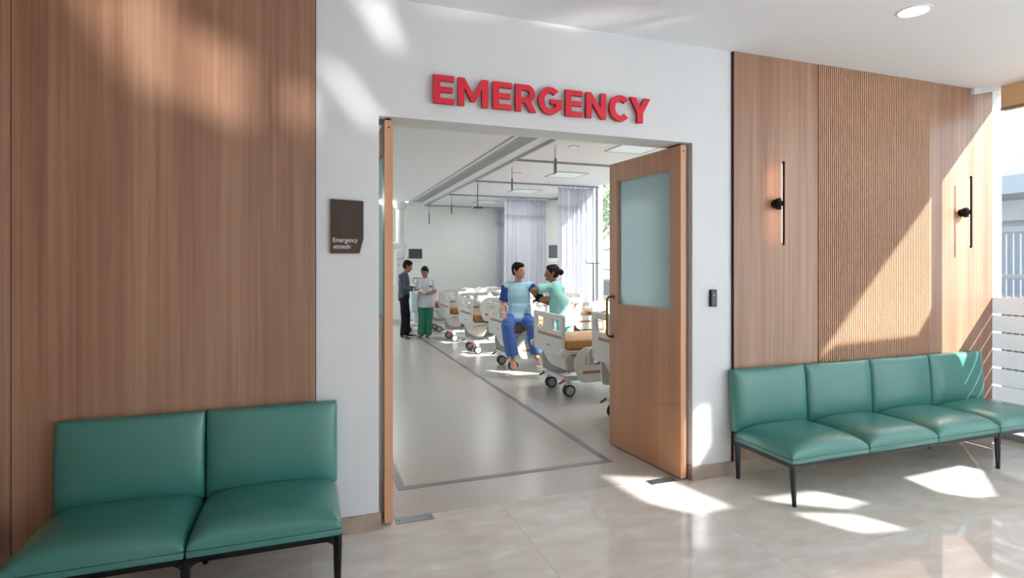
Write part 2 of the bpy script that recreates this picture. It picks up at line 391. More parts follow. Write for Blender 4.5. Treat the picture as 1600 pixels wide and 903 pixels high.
# unseen glazing behind the camera, added and sized for daylight fill
bm = bmesh.new(); box(bm, 4.1, 6.1, -8.2, -8.1, 0, .1); box(bm, 4.1, 6.1, -8.2, -8.1, 4.3, 4.4)
struct('wall_entrance', B(-1.6, 4.1, -8.2, -8.1, 0, 4.4), WHITE, 'wall behind the camera')
for x in (4.1, 5.95): box(bm, x, x + .07, -8.2, -8.1, .1, 4.3)
win2 = struct('window_2', bm, ALU, 'unseen glazing added behind the camera for daylight fill')
for x0, x1 in ((4.17, 5.95),): obj('pane', B(x0, x1, -8.155, -8.145, .1, 4.3), GLASS, win2)

# ------------------------------------------------------------------ WARD SHELL
WX = 5.8
bm = bmesh.new()
box(bm, WX, WX + .22, .24, 12.3, 0, .75); box(bm, WX, WX + .22, 7.45, 12.3, .75, 3.56); box(bm, WX, WX + .22, .24, .5, .75, 3.56)
struct('wall_right', bm, WARDW, 'ward window wall')
struct('wall_back', B(-3, 6.02, 12.1, 12.3, 0, 3.5), WARDW, 'pale green far wall of the ward')
bm = bmesh.new(); box(bm, -3.2, -3, .2, 12.3, 0, .6); box(bm, -3.2, -3, .2, 12.3, 3.1, 3.5)
box(bm, -3.2, -3, .2, 6.3, .6, 3.1)
for y in (9.1, 12.1): box(bm, -3.2, -3, y, y + .2, .6, 3.1)
struct('wall_ward_left', bm, WARDW, 'unseen ward side wall with openings for the added windows')
for i, y in enumerate((6.3, 9.3)): struct('window_%d' % (i + 8), B(-3.11, -3.1, y, y + 2.8, .6, 3.1), GLASS, 'unseen window added to fill the ward with daylight')  # unseen windows put in as daylight fill for the far ward
bm = bmesh.new(); box(bm, -3, 5.8, 12.085, 12.1, 0, .09); box(bm, WX - .015, WX, .24, 12.1, 0, .09)
struct('baseboard_back', bm, BEDG, 'grey coved skirting in the ward')
bm = bmesh.new()
box(bm, -3, 2.37, .24, 10.95, 3.2, 3.45); box(bm, 2.40, 5.60, .24, 12.1, H, 3.60); box(bm, 5.60, 6.02, .24, 12.1, 3.56, 3.7); box(bm, -3, 2.40, 10.9, 12.1, 3.3, 3.45); box(bm, 2.37, 2.40, .24, 12.1, 3.235, 3.45)
struct('ceiling_ward', bm, CEIL, 'white ward ceiling with recessed groove lines')
k = 0
for i, (y0, y1) in enumerate(((.5, 2.2), (2.2, 3.95), (3.95, 5.7), (5.7, 7.45))):
    bm = bmesh.new(); a, b = y0, y1
    box(bm, WX + .08, WX + .14, a, a + .05, .75, 3.56); box(bm, WX + .08, WX + .14, b - .05, b, .75, 3.56)
    box(bm, WX + .08, WX + .14, a, b, .75, .80); box(bm, WX + .08, WX + .14, a, b, 3.50, 3.56)
    wn = struct('window_%d' % (i + 3), bm, ALU, 'ward window')
    obj('pane', B(WX + .105, WX + .115, a + .05, b - .05, .80, 3.50), GLASS, wn)
# cove light at the end of the lowered ceiling
cv = thing('cove_light', 'thin bright light strip where the plain ward ceiling ends at the far wall', 'light', (1.0, 10.97, 3.21))
obj('led_strip', B(-3.8, 1.36, -.03, -.0, -.022, -.011), LEDC, cv)
lp = light('lamp', 'AREA', COVE_LAMP, (-1.0, .05, -.03), (-R(60), 0, 0), color=(1, 1, .97), shape='RECTANGLE', size=4.6, size_y=.05); lp.parent = cv
struct('trim_3', B(2.368, 2.404, .24, 10.95, 3.196, 3.222), GROOVE, 'grey shadow line between the two ward ceilings')
# ceiling grooves + diffuser
gr = thing('ceiling_diffuser', 'long slotted air diffuser running down the ward ceiling', 'air vent', (2.62, 6.5, H))
obj('frame', box(box(bmesh.new(), -.115, -.10, -6.0, 4.6, -.012, 0), .10, .115, -6.0, 4.6, -.012, 0), ALU, gr)
obj('back_plate', B(-.10, .10, -6.0, 4.6, -.002, 0), GROOVE, gr)
for i in range(5):
    x = -.08 + i * .04; obj('blade', B(x - .011, x + .011, -6.0, 4.6, -.009, -.005), ALU, gr)
tr = thing('curtain_track', 'long grey ceiling rail running down the ward beside the air diffuser', 'curtain rail', (2.95, 6.5, H))
obj('rail', B(-.02, .02, -6.0, 5.3, -.03, 0), GROOVE, tr)
for yy, lab in ((4.65, 'first ceiling curtain rail across the ward, counted from the doorway'), (6.98, 'ceiling rail that carries the nearest hanging curtain'), (9.2, 'ceiling rail that carries the wide middle curtain'), (11.75, 'ceiling rail nearest the far wall')):
    t2 = thing('curtain_track', lab, 'curtain rail', (2.97, yy, H), 0, 'ceiling curtain rails')
    obj('rail', B(0, 2.8, -.016, .016, -.03, 0), GROOVE, t2)

# ------------------------------------------------------------------ DOORS
def make_door(name, hinge, ang, width, lab, hside):
    """door leaf along local +x from the hinge, thickness along y 0..-0.045 (camera side of the open leaf = -y local side +)"""
    d = bpy.data.objects.new(name, None); COL.objects.link(d); d.location = hinge; d.rotation_euler = (0, 0, ang); d['kind'] = 'structure'; d['label'] = lab
    t = .05; Z1 = 2.485; gx0, gx1, gz0, gz1 = .115, width - .115, 1.245, 2.33
    bm = bmesh.new()
    box(bm, 0.002, gx0, 0, t, .012, Z1); box(bm, gx1, width - .002, 0, t, .012, Z1); box(bm, gx0, gx1, 0, t, .012, gz0); box(bm, gx0, gx1, 0, t, gz1, Z1)
    bmesh.ops.remove_doubles(bm, verts=bm.verts, dist=.0001)
    obj('door_leaf', bm, DOORW, d)
    bm = bmesh.new(); box(bm, -.001, .002, 0, t, .012, Z1); box(bm, width - .002, width + .001, 0, t, .012, Z1); e = obj('edge_lipping', bm, DOOREDGE, d)
    bm = bmesh.new()
    for yy in (.006, t - .006 - .008):
        box(bm, gx0, gx0 + .012, yy, yy + .008, gz0, gz1); box(bm, gx1 - .012, gx1, yy, yy + .008, gz0, gz1); box(bm, gx0, gx1, yy, yy + .008, gz0, gz0 + .012); box(bm, gx0, gx1, yy, yy + .008, gz1 - .012, gz1)
    obj('glazing_bead', bm, DOOREDGE, d)
    obj('glass_pane', B(gx0 + .002, gx1 - .002, .021, .029, gz0 + .002, gz1 - .002), FROST, d)
    s = -1 if hside < 0 else 1; y0 = 0 if hside < 0 else t; y1 = y0 + s * .062
    pts = [(width - .05, y0, 1.315), (width - .05, y0 + s * .03, 1.315)] + [(width - .05, y0 + s * (.03 + .032 * math.sin(a)), 1.315 - .032 * (1 - math.cos(a))) for a in (.4, .8, 1.2, 1.57)]
    pts += [(p[0], p[1], 2.28 - p[2]) for p in pts[::-1]]
    hb = Tb(pts, .0105, 12); 
    for z in (1.315, .965): cyl(hb, (width - .05, y0, z), (width - .05, y0 + s * .006, z), .017, 16)
    obj('handle', hb, BRASS, d, smooth=True, autos=40)
    pv = bmesh.new(); box(pv, .02, .16, t * .5 - .015, t * .5 + .015, Z1, 2.499); box(pv, .02, .07, .01, .04, .0, .012)
    obj('pivot', pv, GUN, d)
    bmk = Tb([(-.0015, .025, 2.44), (-.0005, .025, 2.44)], .006, 10); obj('screw_cap', bmk, BLKP, d)
    return d
make_door('door_1', (2.632, .03, 0), R(94.6), .925, 'open oak door leaf with frosted upper pane and brass pull handle beside the wood panelled wall', 1)
make_door('door_2', (.478, .03, 0), R(90), .925, 'oak door leaf folded back edge-on beside the brown room sign', 1)
for x0, x1, lab in ((.50, .735, 'steel floor spring plate at the foot of the edge-on door'), (2.33, 2.56, 'steel floor spring plate at the foot of the door with the brass handle')):
    p = thing('floor_spring_plate', lab, 'door hardware', ((x0 + x1) / 2, .062, 0)); h = (x1 - x0) / 2
    obj('cover_plate', B(-h, h, -.042, .042, 0, .0035, bev=.001, seg=1), STEEL, p)
    for sx_ in (-1, 1): obj('screw', cyl(bmesh.new(), (sx_ * (h - .02), 0, .0035), (sx_ * (h - .02), 0, .0045), .006, 10), GUN, p)

# ------------------------------------------------------------------ EMERGENCY letters
def arc(cx, cy, rx, ry, a0, a1, n=14): return [(cx + rx * math.cos(R(a0 + (a1 - a0) * i / n)), cy + ry * math.sin(R(a0 + (a1 - a0) * i / n))) for i in range(n + 1)]
LET = {
 'E': [[(0, 0), (1, 0), (1, .2), (.33, .2), (.33, .40), (.93, .40), (.93, .6), (.33, .6), (.33, .8), (1, .8), (1, 1), (0, 1)]],
 'M': [[(0, 0), (.21, 0), (.21, .64), (.44, .17), (.56, .17), (.79, .64), (.79, 0), (1, 0), (1, 1), (.79, 1), (.5, .44), (.21, 1), (0, 1)]],
 'N': [[(0, 0), (.27, 0), (.27, .60), (.76, 0), (1, 0), (1, 1), (.73, 1), (.73, .42), (.25, 1), (0, 1)]],
 'Y': [[(.36, 0), (.64, 0), (.64, .38), (1, 1), (.70, 1), (.5, .62), (.30, 1), (0, 1), (.36, .38)]],
 'C': [arc(.52, .5, .52, .52, 42, 318, 22) + arc(.52, .5, .25, .30, 318, 42, 20)],
 'G': [arc(.5, .5, .50, .52, 45, 316, 22) + [(1, .22), (1, .57), (.52, .57), (.52, .39), (.74, .39), (.74, .28)] + arc(.5, .5, .24, .31, -52, -315, 20)],
 'R': [[(0, 0), (.28, 0), (.28, .33), (.45, .33), (.69, 0), (1, 0), (.74, .38)] + arc(.56, .67, .38, .33, -62, 90, 12) + [(0, 1)], [(.28, .53), (.28, .80)] + arc(.55, .665, .13, .135, 90, -90, 8)],
}
def wallx(px, Y=-.03):
    f = 880.; c, s = math.cos(R(19.695)), math.sin(R(19.695)); r = (px - 800) / f
    return (Y + 3.48) * (r * c + s) / (c - r * s)
letters = thing('entrance_sign', 'raised red capital letters reading EMERGENCY above the ward entrance', 'sign', (1.5, 0, 2.6))
for ch, x0, x1 in (('E', 676.8, 709), ('M', 715.3, 762.2), ('E', 769.4, 799), ('R', 804.7, 837.4), ('G', 840.4, 877.2), ('E', 883, 909.4), ('N', 915, 946.2), ('C', 951.4, 983.6), ('Y', 983.4, 1015)):
    a, b = wallx(x0), wallx(x1); w_ = b - a; hh = .176
    polys = [[(p[0] * w_, p[1] * hh) for p in P] for P in LET[ch]]
    me = plate(polys, .022, at(XZ, (a - 1.5, -.029, .0)))
    me.materials.append(RED); 
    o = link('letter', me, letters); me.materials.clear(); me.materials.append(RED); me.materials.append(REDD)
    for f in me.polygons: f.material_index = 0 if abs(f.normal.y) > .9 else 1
    for q in ((.5, .2),) if ch == 'Y' else ((.13, .5),) if ch in 'CG' else ((.12, .12), (.12, .88)):
        obj('standoff_pin', cyl(bmesh.new(), (a - 1.5 + w_ * q[0], -.019, hh * q[1]), (a - 1.5 + w_ * q[0], 0, hh * q[1]), .004, 6), ALU, o)

# ------------------------------------------------------------------ room sign
sg = thing('room_sign', 'dark brown wall sign reading Emergency in English and Hindi beside the doorway', 'sign', (.11, 0, 1.665))
me = plate([rpoly([(0, 0), (.166, 0), (.188, .09), (.188, .312), (0, .318)], .004, 3)], .016, at(XZ, (0, -.014, 0)), bev=.0015)
obj('board', me, SIGNB, sg)
obj('mount', B(.02, .15, -.006, 0, .03, .29), BLKP, sg)
def text_mesh(body, size, loc, m, parent, name='lettering', fit=None):
    cu = bpy.data.curves.new('text', 'FONT'); cu.body = body; cu.size = size; cu.extrude = .0006; cu.offset = size * .012
    o = bpy.data.objects.new('text', cu); COL.objects.link(o); bpy.context.view_layer.update()
    me = bpy.data.meshes.new_from_object(o.evaluated_get(bpy.context.evaluated_depsgraph_get())); bpy.data.objects.remove(o)
    if fit and len(me.vertices):
        xs = [v.co.x for v in me.vertices]; k = fit / (max(xs) - min(xs)); me.transform(Matrix.Scale(k, 4, (1, 0, 0)) @ Matrix.Translation((-min(xs), 0, 0)))
    me.transform(at(XZ, loc)); return obj(name, me, m, parent)
text_mesh('Emergency', .038, (.013, -.0228, .066), SIGNT, sg, fit=.142)
text_mesh('आपातकालीन', .030, (.015, -.0228, .026), SIGNT, sg, fit=.100)

# ------------------------------------------------------------------ card reader
cr_ = thing('card_reader', 'small black access card reader on the white wall between door and panelling', 'card reader', (2.843, 0, 1.283))
obj('body', B(-.029, .029, -.024, 0, 0, .128, bev=.005), BLKP, cr_)
obj('face_plate', B(-.022, .022, -.0265, -.023, .012, .116, bev=.002, seg=1), mat('reader_face', rgb(70, 74, 80), .25), cr_)
obj('status_light', B(-.006, .006, -.0275, -.026, .085, .089), mat('reader_led', rgb(230, 230, 235), .4), cr_)

# ------------------------------------------------------------------ wall sconces
def sconce(X, lab):
    t = thing('wall_sconce', lab, 'wall lamp', (X, -.022, 2.07), 0, None)
    bm = Tb([(0, 0, 0), (0, -.012, 0)], .036, 20); obj('wall_plate', bm, BLK, t)
    bm = ell(bmesh.new(), (0, -.042, 0), (.047, .040, .047)); obj('ball', bm, BLK, t, smooth=True)
    bm = Tb([(0, -.086, -.322), (0, -.086, .322)], .0095, 12); rd = obj('rod', bm, BLK, t, smooth=True, autos=40)
    obj('light_strip', B(-.0045, .0045, -.0775, -.0755, -.30, .30), WARM, t)
    return t
sconce(3.425, 'slim black rod wall lamp with peach glow, on the plain shaded oak panel')
sconce(5.585, 'slim black rod wall lamp on the sunlit oak panel next to the side glazing')

# ------------------------------------------------------------------ lobby downlight
dl = thing('downlight', 'round recessed lit downlight in the lobby ceiling', 'ceiling light', (3.632, -.956, H))
obj('lens', Tb([(0, 0, -.004), (0, 0, -.001)], .082, 32), LEDW, dl)
bm = bmesh.new(); n = 40
rr = [[bm.verts.new((r_ * math.cos(2 * math.pi * k / n), r_ * math.sin(2 * math.pi * k / n), z)) for k in range(n)] for r_, z in ((.082, -.001), (.084, -.007), (.098, -.005), (.100, -.0005))]
for i in range(3):
    for k in range(n): bm.faces.new((rr[i][k], rr[i][(k + 1) % n], rr[i + 1][(k + 1) % n], rr[i + 1][k]))
obj('trim_ring', bm, CEIL, dl, smooth=True)

# ------------------------------------------------------------------ BENCHES
def cushion(w_, d_, ze, zt, rad=.03, nx=28, ny=26, p=3.4, pv=0):
    """upholstered pad: x 0..w, y 0..d, side walls up to ze, domed to zt"""
    bm = bmesh.new(); g = {}
    def hgt(u, v):
        a = max(0, 1 - abs(u) ** p); b = max(0, 1 - abs(v) ** (p + pv))
        e = (a ** .40) * (b ** .36)
        return ze + (zt - ze) * e * (1 - .10 * (u * u + v * v) * .5)
    for i in range(nx + 1):
        for j in range(ny + 1):
            u = -math.cos(math.pi * i / nx); v = -math.cos(math.pi * j / ny)
            # pull corners in for a rounded plan
            x = w_ / 2 + u * w_ / 2; y = d_ / 2 + v * d_ / 2
            k = max(0, abs(u) - .93) * max(0, abs(v) - .93) * 2.5
            x -= math.copysign(k * w_ / 2, u); y -= math.copysign(k * d_ / 2, v)
            g[i, j] = bm.verts.new((x, y, hgt(u, v)))
    for i in range(nx):
        for j in range(ny): bm.faces.new((g[i, j], g[i + 1, j], g[i + 1, j + 1], g[i, j + 1]))
    loop = [(i, 0) for i in range(nx)] + [(nx, j) for j in range(ny)] + [(i, ny) for i in range(nx, 0, -1)] + [(0, j) for j in range(ny, 0, -1)]
    lo = [bm.verts.new((g[q].co.x, g[q].co.y, 0)) for q in loop]
    for a in range(len(loop)):
        b = (a + 1) % len(loop); bm.faces.new((g[loop[a]], lo[a], lo[b], g[loop[b]]))
    bm.faces.new(lo)
    return bm
LEG = GUN
def bench(x0, n, uw, zoff, lab, group=None, legs=None, frame=GUN):
    D = .54; yf = -.62; yb = -.075
    t = thing('waiting_bench', lab, 'bench', (x0, 0, 0))
    W = n * uw
    # frame rails
    bm = bmesh.new()
    box(bm, .006, W - .006, yf + .004, yf + .034, .256, .284, bev=.004); box(bm, .006, W - .006, yb - .03, yb, .256, .284, bev=.004)
    box(bm, .006, .036, yf + .03, yb - .028, .258, .283); box(bm, W - .036, W - .006, yf + .03, yb - .028, .258, .283)
    for i in range(1, n): box(bm, i * uw - .02, i * uw + .02, yf + .03, yb - .028, .258, .282)
    obj('frame', bm, frame, t)
    for (lx, sgn) in legs:
        for ly, q in ((yf + .018, -1), (yb - .016, 1)):
            bm = Tb([(lx, ly, .282), (lx, ly, .22), (lx + sgn * .004, ly + q * .002, .1), (lx + sgn * .008, ly + q * .004, .0)], [.022, .0205, .0175, .0135], 10, rb=[.022, .0205, .0175, .0135], side=(1, 0, 0))
            # web that flares into the rail
            dirs = [1, -1] if 0.1 < lx < W - .1 else ([1] if lx < .1 else [-1])
            for dd in dirs:
                tube(bm, [(lx + dd * .012, ly, .235), (lx + dd * .022, ly, .252), (lx + dd * .05, ly, .263)], [.010, .013, .010], 6, side=(0, 1, 0))
            lg = obj('leg', bm, frame, t, smooth=True, autos=50)
            obj('foot_glide', Tb([(lx + sgn * .008, ly + q * .004, 0), (lx + sgn * .008, ly + q * .004, .006)], .0145, 10), BLKP, lg)
    for i in range(n):
        g = .0025
        st = obj('seat', cushion(uw - 2 * g, D, .322 - .318 + .004, .107, p=3.4, pv=1.8), TEAL, t, smooth=True, autos=60)
        st.location = (i * uw + g, yf - .004, .318)
        bd = obj('seat_band', B(.001, uw - 2 * g - .001, .001, D - .001, -.034, -.003, bev=.006), TEAL, st, smooth=True, autos=50)
        obj('piping', B(.002, uw - 2 * g - .002, .002, D - .002, -.004, .002), TEALD, st)
        # backrest: cushion turned upright, leaning back a little
        bk = obj('backrest', cushion(uw - 2 * g, .462, .030, .088, p=3.6), TEAL, t, smooth=True, autos=60)
        # local z -> -Y ; local y -> Z
        bk.matrix_local = Matrix.Translation((i * uw + g, yb + .012, .348)) @ Matrix.Rotation(R(90 - 3.5), 4, 'X')
        obj('back_board', B(.002, uw - 2 * g - .002, .002, .46, -.014, -.001, bev=.004), TEAL, bk)
    return t
bench(2.972, 4, .702, 0, 'long teal leather four seat bench with black legs against the oak and fluted panelling', legs=[(.03, 1), (3 * .702, 0)])
bench(-1.205, 2, .676, 0, 'short teal leather two seat bench against the plain oak wall beside the room sign', frame=BLK, legs=[(.03, 1), (.676, 0), (2 * .676 - .022, 0)])

# ------------------------------------------------------------------ WARD: beds
def end_board(zt, w_=.92, name='footboard'):
    h = w_ / 2; z0, z1 = .0, .50
    out = rpoly([(-h + .02, z0), (h - .02, z0), (h, z1 - .03), (h - .01, z1), (-h + .01, z1), (-h, z1 - .03)], [.05, .05, .05, .07, .07, .05], 5)
    c1 = rpoly([(-h + .09, z1 - .07), (-h + .33, z1 - .07), (-h + .30, z1 - .20), (-h + .12, z1 - .20)], .03, 4)
    c2 = rpoly([(h - .33, z1 - .07), (h - .09, z1 - .07), (h - .12, z1 - .20), (h - .30, z1 - .20)], .03, 4)
    return plate([out, c1, c2], .036, at(YZ, (0, 0, zt)), bev=.007)
def side_rail(L_):
    out = rpoly([(.10, 0), (L_ - .02, 0), (L_, .24), (L_ - .08, .42), (.12, .42), (0, .24)], [.06, .06, .08, .12, .14, .10], 6)
    c1 = rpoly([(.15, .20), (L_ * .5 - .03, .20), (L_ * .5 - .03, .355), (.19, .355)], .04, 4)
    c2 = rpoly([(L_ * .5 + .03, .20), (L_ - .08, .20), (L_ - .12, .355), (L_ * .5 + .03, .355)], .04, 4)
    return plate([out, c1, c2], .032, XZ, bev=.006)
def make_bed(pose):
    """local: x 0 (foot) .. 2.1 (head), y across, near side = -y. pose: near foot rail 'up'/'down' """
    t = thing('hospital_bed', '', 'bed', (0, 0, 0)); W2 = .43
    def part(n, bm, m, p=t, **k): return obj(n, bm, m, p, **k)
    # chassis
    bm = bmesh.new()
    for yy in (-.25, .25): box(bm, .08, 2.0, yy - .03, yy + .03, .185, .235, bev=.008, seg=1)
    for xx in (.10, 1.96): box(bm, xx - .03, xx + .03, -.30, .30, .185, .235, bev=.008, seg=1)
    part('chassis', bm, BEDF)
    part('chassis_cover', B(.35, 1.75, -.30, .30, .235, .285, bev=.02), BEDG)
    for sgn in (-1, 1):     # lift arms
        for (xa, xb) in ((.42, .85), (1.62, 1.2)):
            bm = Tb([(xa, sgn * .20, .26), (xb, sgn * .20, .50)], .028, 8, rb=.018, side=(0, 1, 0)); part('lift_arm', bm, BEDG)
    # deck
    bm = bmesh.new(); box(bm, .04, 2.06, -W2, W2, .525, .575, bev=.012); part('deck', bm, BEDF)
    # fairing below the foot end
    bm = bmesh.new(); q = bmesh.ops.create_cube(bm, size=1)['verts']
    for v in q:
        top = v.co.z > 0; v.co = Vector((.20 + v.co.x * (.30 if top else .14), v.co.y * (.80 if top else .52), .525 if top else .30))
    bmesh.ops.bevel(bm, geom=bm.edges[:], offset=.02, segments=2, affect='EDGES'); part('foot_fairing', bm, BEDP)
    # mattress in two lengths: flat, raised backrest
    bm = bmesh.new(); box(bm, .06, 1.25, -.41, .41, .578, .70, bev=.03, seg=3); m_ = part('mattress', bm, MATT, smooth=True, autos=60)
    bm = bmesh.new(); box(bm, 1.25, 2.04, -.41, .41, .578, .70, bev=.03, seg=3, rot=(0, -R(14), 0), piv=(1.25, 0, .58)); part('mattress', bm, MATT, smooth=True, autos=60)
    bm = bmesh.new(); box(bm, .10, 1.95, -.395, .395, .699, .706, bev=.003, seg=1) if False else bm.free()
    # end boards
    fb = part('footboard', end_board(.50), BEDP, smooth=True, autos=40); 
    part('brown_strip', B(-.0215, -.0175, -.43, .29, .715, .748), STRIP, fb)
    part('latch_mark', B(-.0205, -.0175, -.08, .0, .60, .612), GUN, fb)
    hb = part('headboard', end_board(.56), BEDP, smooth=True, autos=40); hb.location.x = 2.10
    part('brown_strip', B(-.0215, -.0175, -.40, .40, .775, .808), STRIP, hb)
    for xx in (-.005, 2.10):
        for sgn in (-1, 1):
            b_ = bmesh.new(); cyl(b_, (xx, sgn * .455, .565), (xx, sgn * .490, .565), .045, 18); part('bumper_wheel', b_, BEDP, smooth=True, autos=40)
    # side rails: four
    for sgn in (-1, 1):
        for x0, L_, up in ((.10, .86, pose == 'up' and sgn < 0), (1.02, .78, True)):
            z = .60 if up else .20
            r_ = part('side_rail', side_rail(L_), BEDP, smooth=True, autos=40); r_.location = (x0, sgn * .475, z)
            if sgn > 0: r_.rotation_euler = (0, 0, math.pi); r_.location.x = x0 + L_
            part('brown_strip', B(.13, L_ - .06, -.0185, -.0155, .105, .138), STRIP, r_)
            bm = bmesh.new()
            for q in (.25, .62): box(bm, x0 + L_ * q - .02, x0 + L_ * q + .02, sgn * .425 - .012, sgn * .465 + .005, min(z + .03, .53), max(z + .10, .58), bev=.005, seg=1)
            part('rail_bracket', bm, BEDF, kind='stuff')
    # casters
    for xx in (.14, 1.92):
        for sgn in (-1, 1):
            yy = sgn * .27
            bm = bmesh.new(); box(bm, xx - .03, xx + .03, yy - .032, yy + .032, .135, .20, bev=.012); box(bm, xx - .012, xx + .04, yy - .012, yy + .012, .07, .15, bev=.005, seg=1)
            fk = part('caster_fork', bm, BEDF)
            for s2 in (-1, 1):
                b_ = bmesh.new(); y2 = yy + s2 * .026; xc = xx + .012
                tube(b_, [(xc, y2 - .011, .072), (xc, y2 - .008, .072), (xc, y2 + .008, .072), (xc, y2 + .011, .072)], [.066, .072, .072, .066], 22); wh = part('wheel', b_, TYRE, fk, smooth=True, autos=40)
                b_ = bmesh.new(); cyl(b_, (xc, y2 - .0125 if s2 < 0 else y2 + .0125, .072), (xc, y2 + (.0 if s2 < 0 else 0), .072), .052, 20); part('hub_cap', b_, HUB, fk, smooth=True, autos=40)
    # brake pedals at the foot end
    for sgn, mm in ((-1, PRED), (1, PGRN)):
        bm = B(.0, .085, sgn * .30 - .016, sgn * .30 + .016, .175, .195, bev=.006, rot=(0, R(-28), 0)); part('brake_pedal', bm, mm)
    # storage basket under the near side and small lever
    bm = Tb([(.14, -.44, .57), (.02, -.46, .50), (.0, -.46, .44)], .008, 6); part('release_lever', bm, BEDP)
    return t
def copy_deep(o, par=None):
    c = o.copy(); COL.objects.link(c); c.parent = par
    for ch in o.children: copy_deep(ch, c)
    return c
bed_dn = make_bed('down'); bed_up = make_bed('up')
beds = [(2.80, 2.99, bed_dn, 'white hospital bed with lowered side rail, bare tan mattress, just clear of the open door'),
        (2.83, 1.42, None, 'white hospital bed nearest the doorway, mostly hidden by the open door'),
        (2.73, 4.80, None, 'white hospital bed the patient in blue sits on'),
        (2.66, 6.46, bed_up, 'white hospital bed right behind the seated patient, side rail raised'),
        (2.66, 8.18, None, 'white hospital bed beside the nurse in green trousers, side rail raised'),
        (2.72, 9.95, None, 'white hospital bed closest to the far wall')]
for x, y_, src, lab in beds:
    if src is None: b_ = copy_deep(bed_dn if y_ < 5.5 else bed_up)
    else: b_ = src
    if y_ < 2:      # this bed is cranked higher
        for ch in b_.children:
            if ch.name.split('.')[0] not in ('chassis', 'chassis_cover', 'caster_fork', 'lift_arm', 'brake_pedal'): ch.location.z += .10
    b_.location = (x, y_, 0); b_['label'] = lab; b_['group'] = 'hospital beds in a row'
# pillows and rumpled sheets
def soft(w_, d_, h_, seed, amp=.02, nx=26, ny=20, drape=0):
    bm = bmesh.new(); g = {}
    for s_ in (1, -1):
        for i in range(nx + 1):
            for j in range(ny + 1):
                u = 2 * i / nx - 1; v = 2 * j / ny - 1
                if s_ == -1 and (i in (0, nx) or j in (0, ny)): g[s_, i, j] = g[1, i, j]; continue
                k = (max(0, 1 - abs(u) ** 3) * max(0, 1 - abs(v) ** 3)) ** .5
                n_ = noise.noise(Vector((u * 2.3 + seed, v * 2.3, s_ * .3))) + .5 * noise.noise(Vector((u * 5 + seed, v * 5, 3)))
                g[s_, i, j] = bm.verts.new((u * w_ / 2, v * d_ / 2, (h_ / 2 * k if s_ > 0 else -h_ / 2 * k * (.9 if not drape else .2)) + n_ * amp * (k if s_ > 0 else .0) * 1.6))
    for s_ in (1, -1):
        for i in range(nx):
            for j in range(ny):
                f = (g[s_, i, j], g[s_, i + 1, j], g[s_, i + 1, j + 1], g[s_, i, j + 1])
                if len(set(f)) == 4: bm.faces.new(f if s_ > 0 else f[::-1])
    return bm
for i, (x, y_, z, lab) in enumerate(((4.55, 2.99, .80, 'white pillow on the bed just clear of the door'), (4.48, 4.80, .80, 'white pillow on the bed of the seated patient'), (4.42, 6.46, .80, 'white pillow on the bed behind the seated patient'), (4.58, 1.42, .80, 'white pillow on the bed hidden by the door'))):
    p = obj('pillow', soft(.42, .62, .15, i * 3.1, .006), SHEET, smooth=True); p.location = (x, y_, z + .10); p.rotation_euler = (0, -R(14), 0); tag(p, lab, 'pillow', 'bed pillows')
for i, (x, y_, L_, z, lab) in enumerate(((3.95, 8.18, 1.2, .80, 'crumpled white sheet heaped on the bed beside the green trousered nurse'), (4.0, 9.95, 1.3, .86, 'crumpled white sheet on the bed closest to the far wall'), (3.72, 6.46, .8, .78, 'white folded sheet on the bed behind the seated patient'))):
    p = obj('bed_sheet', soft(L_, .80, .34, i * 7.7, .07, drape=1), SHEET, smooth=True); p.location = (x, y_, z - .03); tag(p, lab, 'bedding', 'sheets on the ward beds')

# ------------------------------------------------------------------ WARD: curtains
def curtain(x0, x1, y_, z0, z1, folds, lab, seed=0, amp=.055, netz=.42):
    t = thing('ward_curtain', lab, 'curtain', ((x0 + x1) / 2, y_, 0)); n = folds * 10; w_ = x1 - x0
    def sheet(za, zb, rows, spread=0):
        bm = bmesh.new(); G = []
        for r_ in range(rows + 1):
            z = za + (zb - za) * r_ / rows; row = []
            hz = (z1 - z) / (z1 - z0)
            for i in range(n + 1):
                u = i / n; ph = u * folds * 2 * math.pi + 1.2 * math.sin(u * 9 + seed) + .5 * noise.noise(Vector((u * 6, z * .5, seed)))
                a = amp * (.55 + .6 * hz) * (.75 + .45 * noise.noise(Vector((u * 4 + seed, z * .6, 1))))
                row.append(bm.verts.new(((u - .5) * w_ * (1 + .05 * hz) + .018 * math.sin(ph * 2), a * math.sin(ph), z)))
            G.append(row)
        for r_ in range(rows):
            for i in range(n): bm.faces.new((G[r_][i], G[r_][i + 1], G[r_ + 1][i + 1], G[r_ + 1][i]))
        bmesh.ops.solidify(bm, geom=bm.faces[:], thickness=.0012)
        return bm
    obj('cloth', sheet(z0, z1 - netz, 14), CLOTH, t, smooth=True)
    obj('net_band', sheet(z1 - netz, z1, 4), NETC, t, smooth=True)
    for i in range(folds + 1):
        x = (i / folds - .5) * w_
        obj('hook', B(x - .006, x + .006, -.004, .004, z1 - .012, H - .028), ALU, t)
curtain(4.74, 5.55, 6.98, .12, 3.16, 7, 'white hanging curtain nearest the ward windows, behind the nurse in teal', 1)
curtain(4.36, 5.42, 9.20, .12, 3.16, 9, 'wide white hanging curtain behind the seated patient', 5)
curtain(4.92, 5.30, 11.75, .12, 3.16, 5, 'narrow white hanging curtain against the far wall', 9)

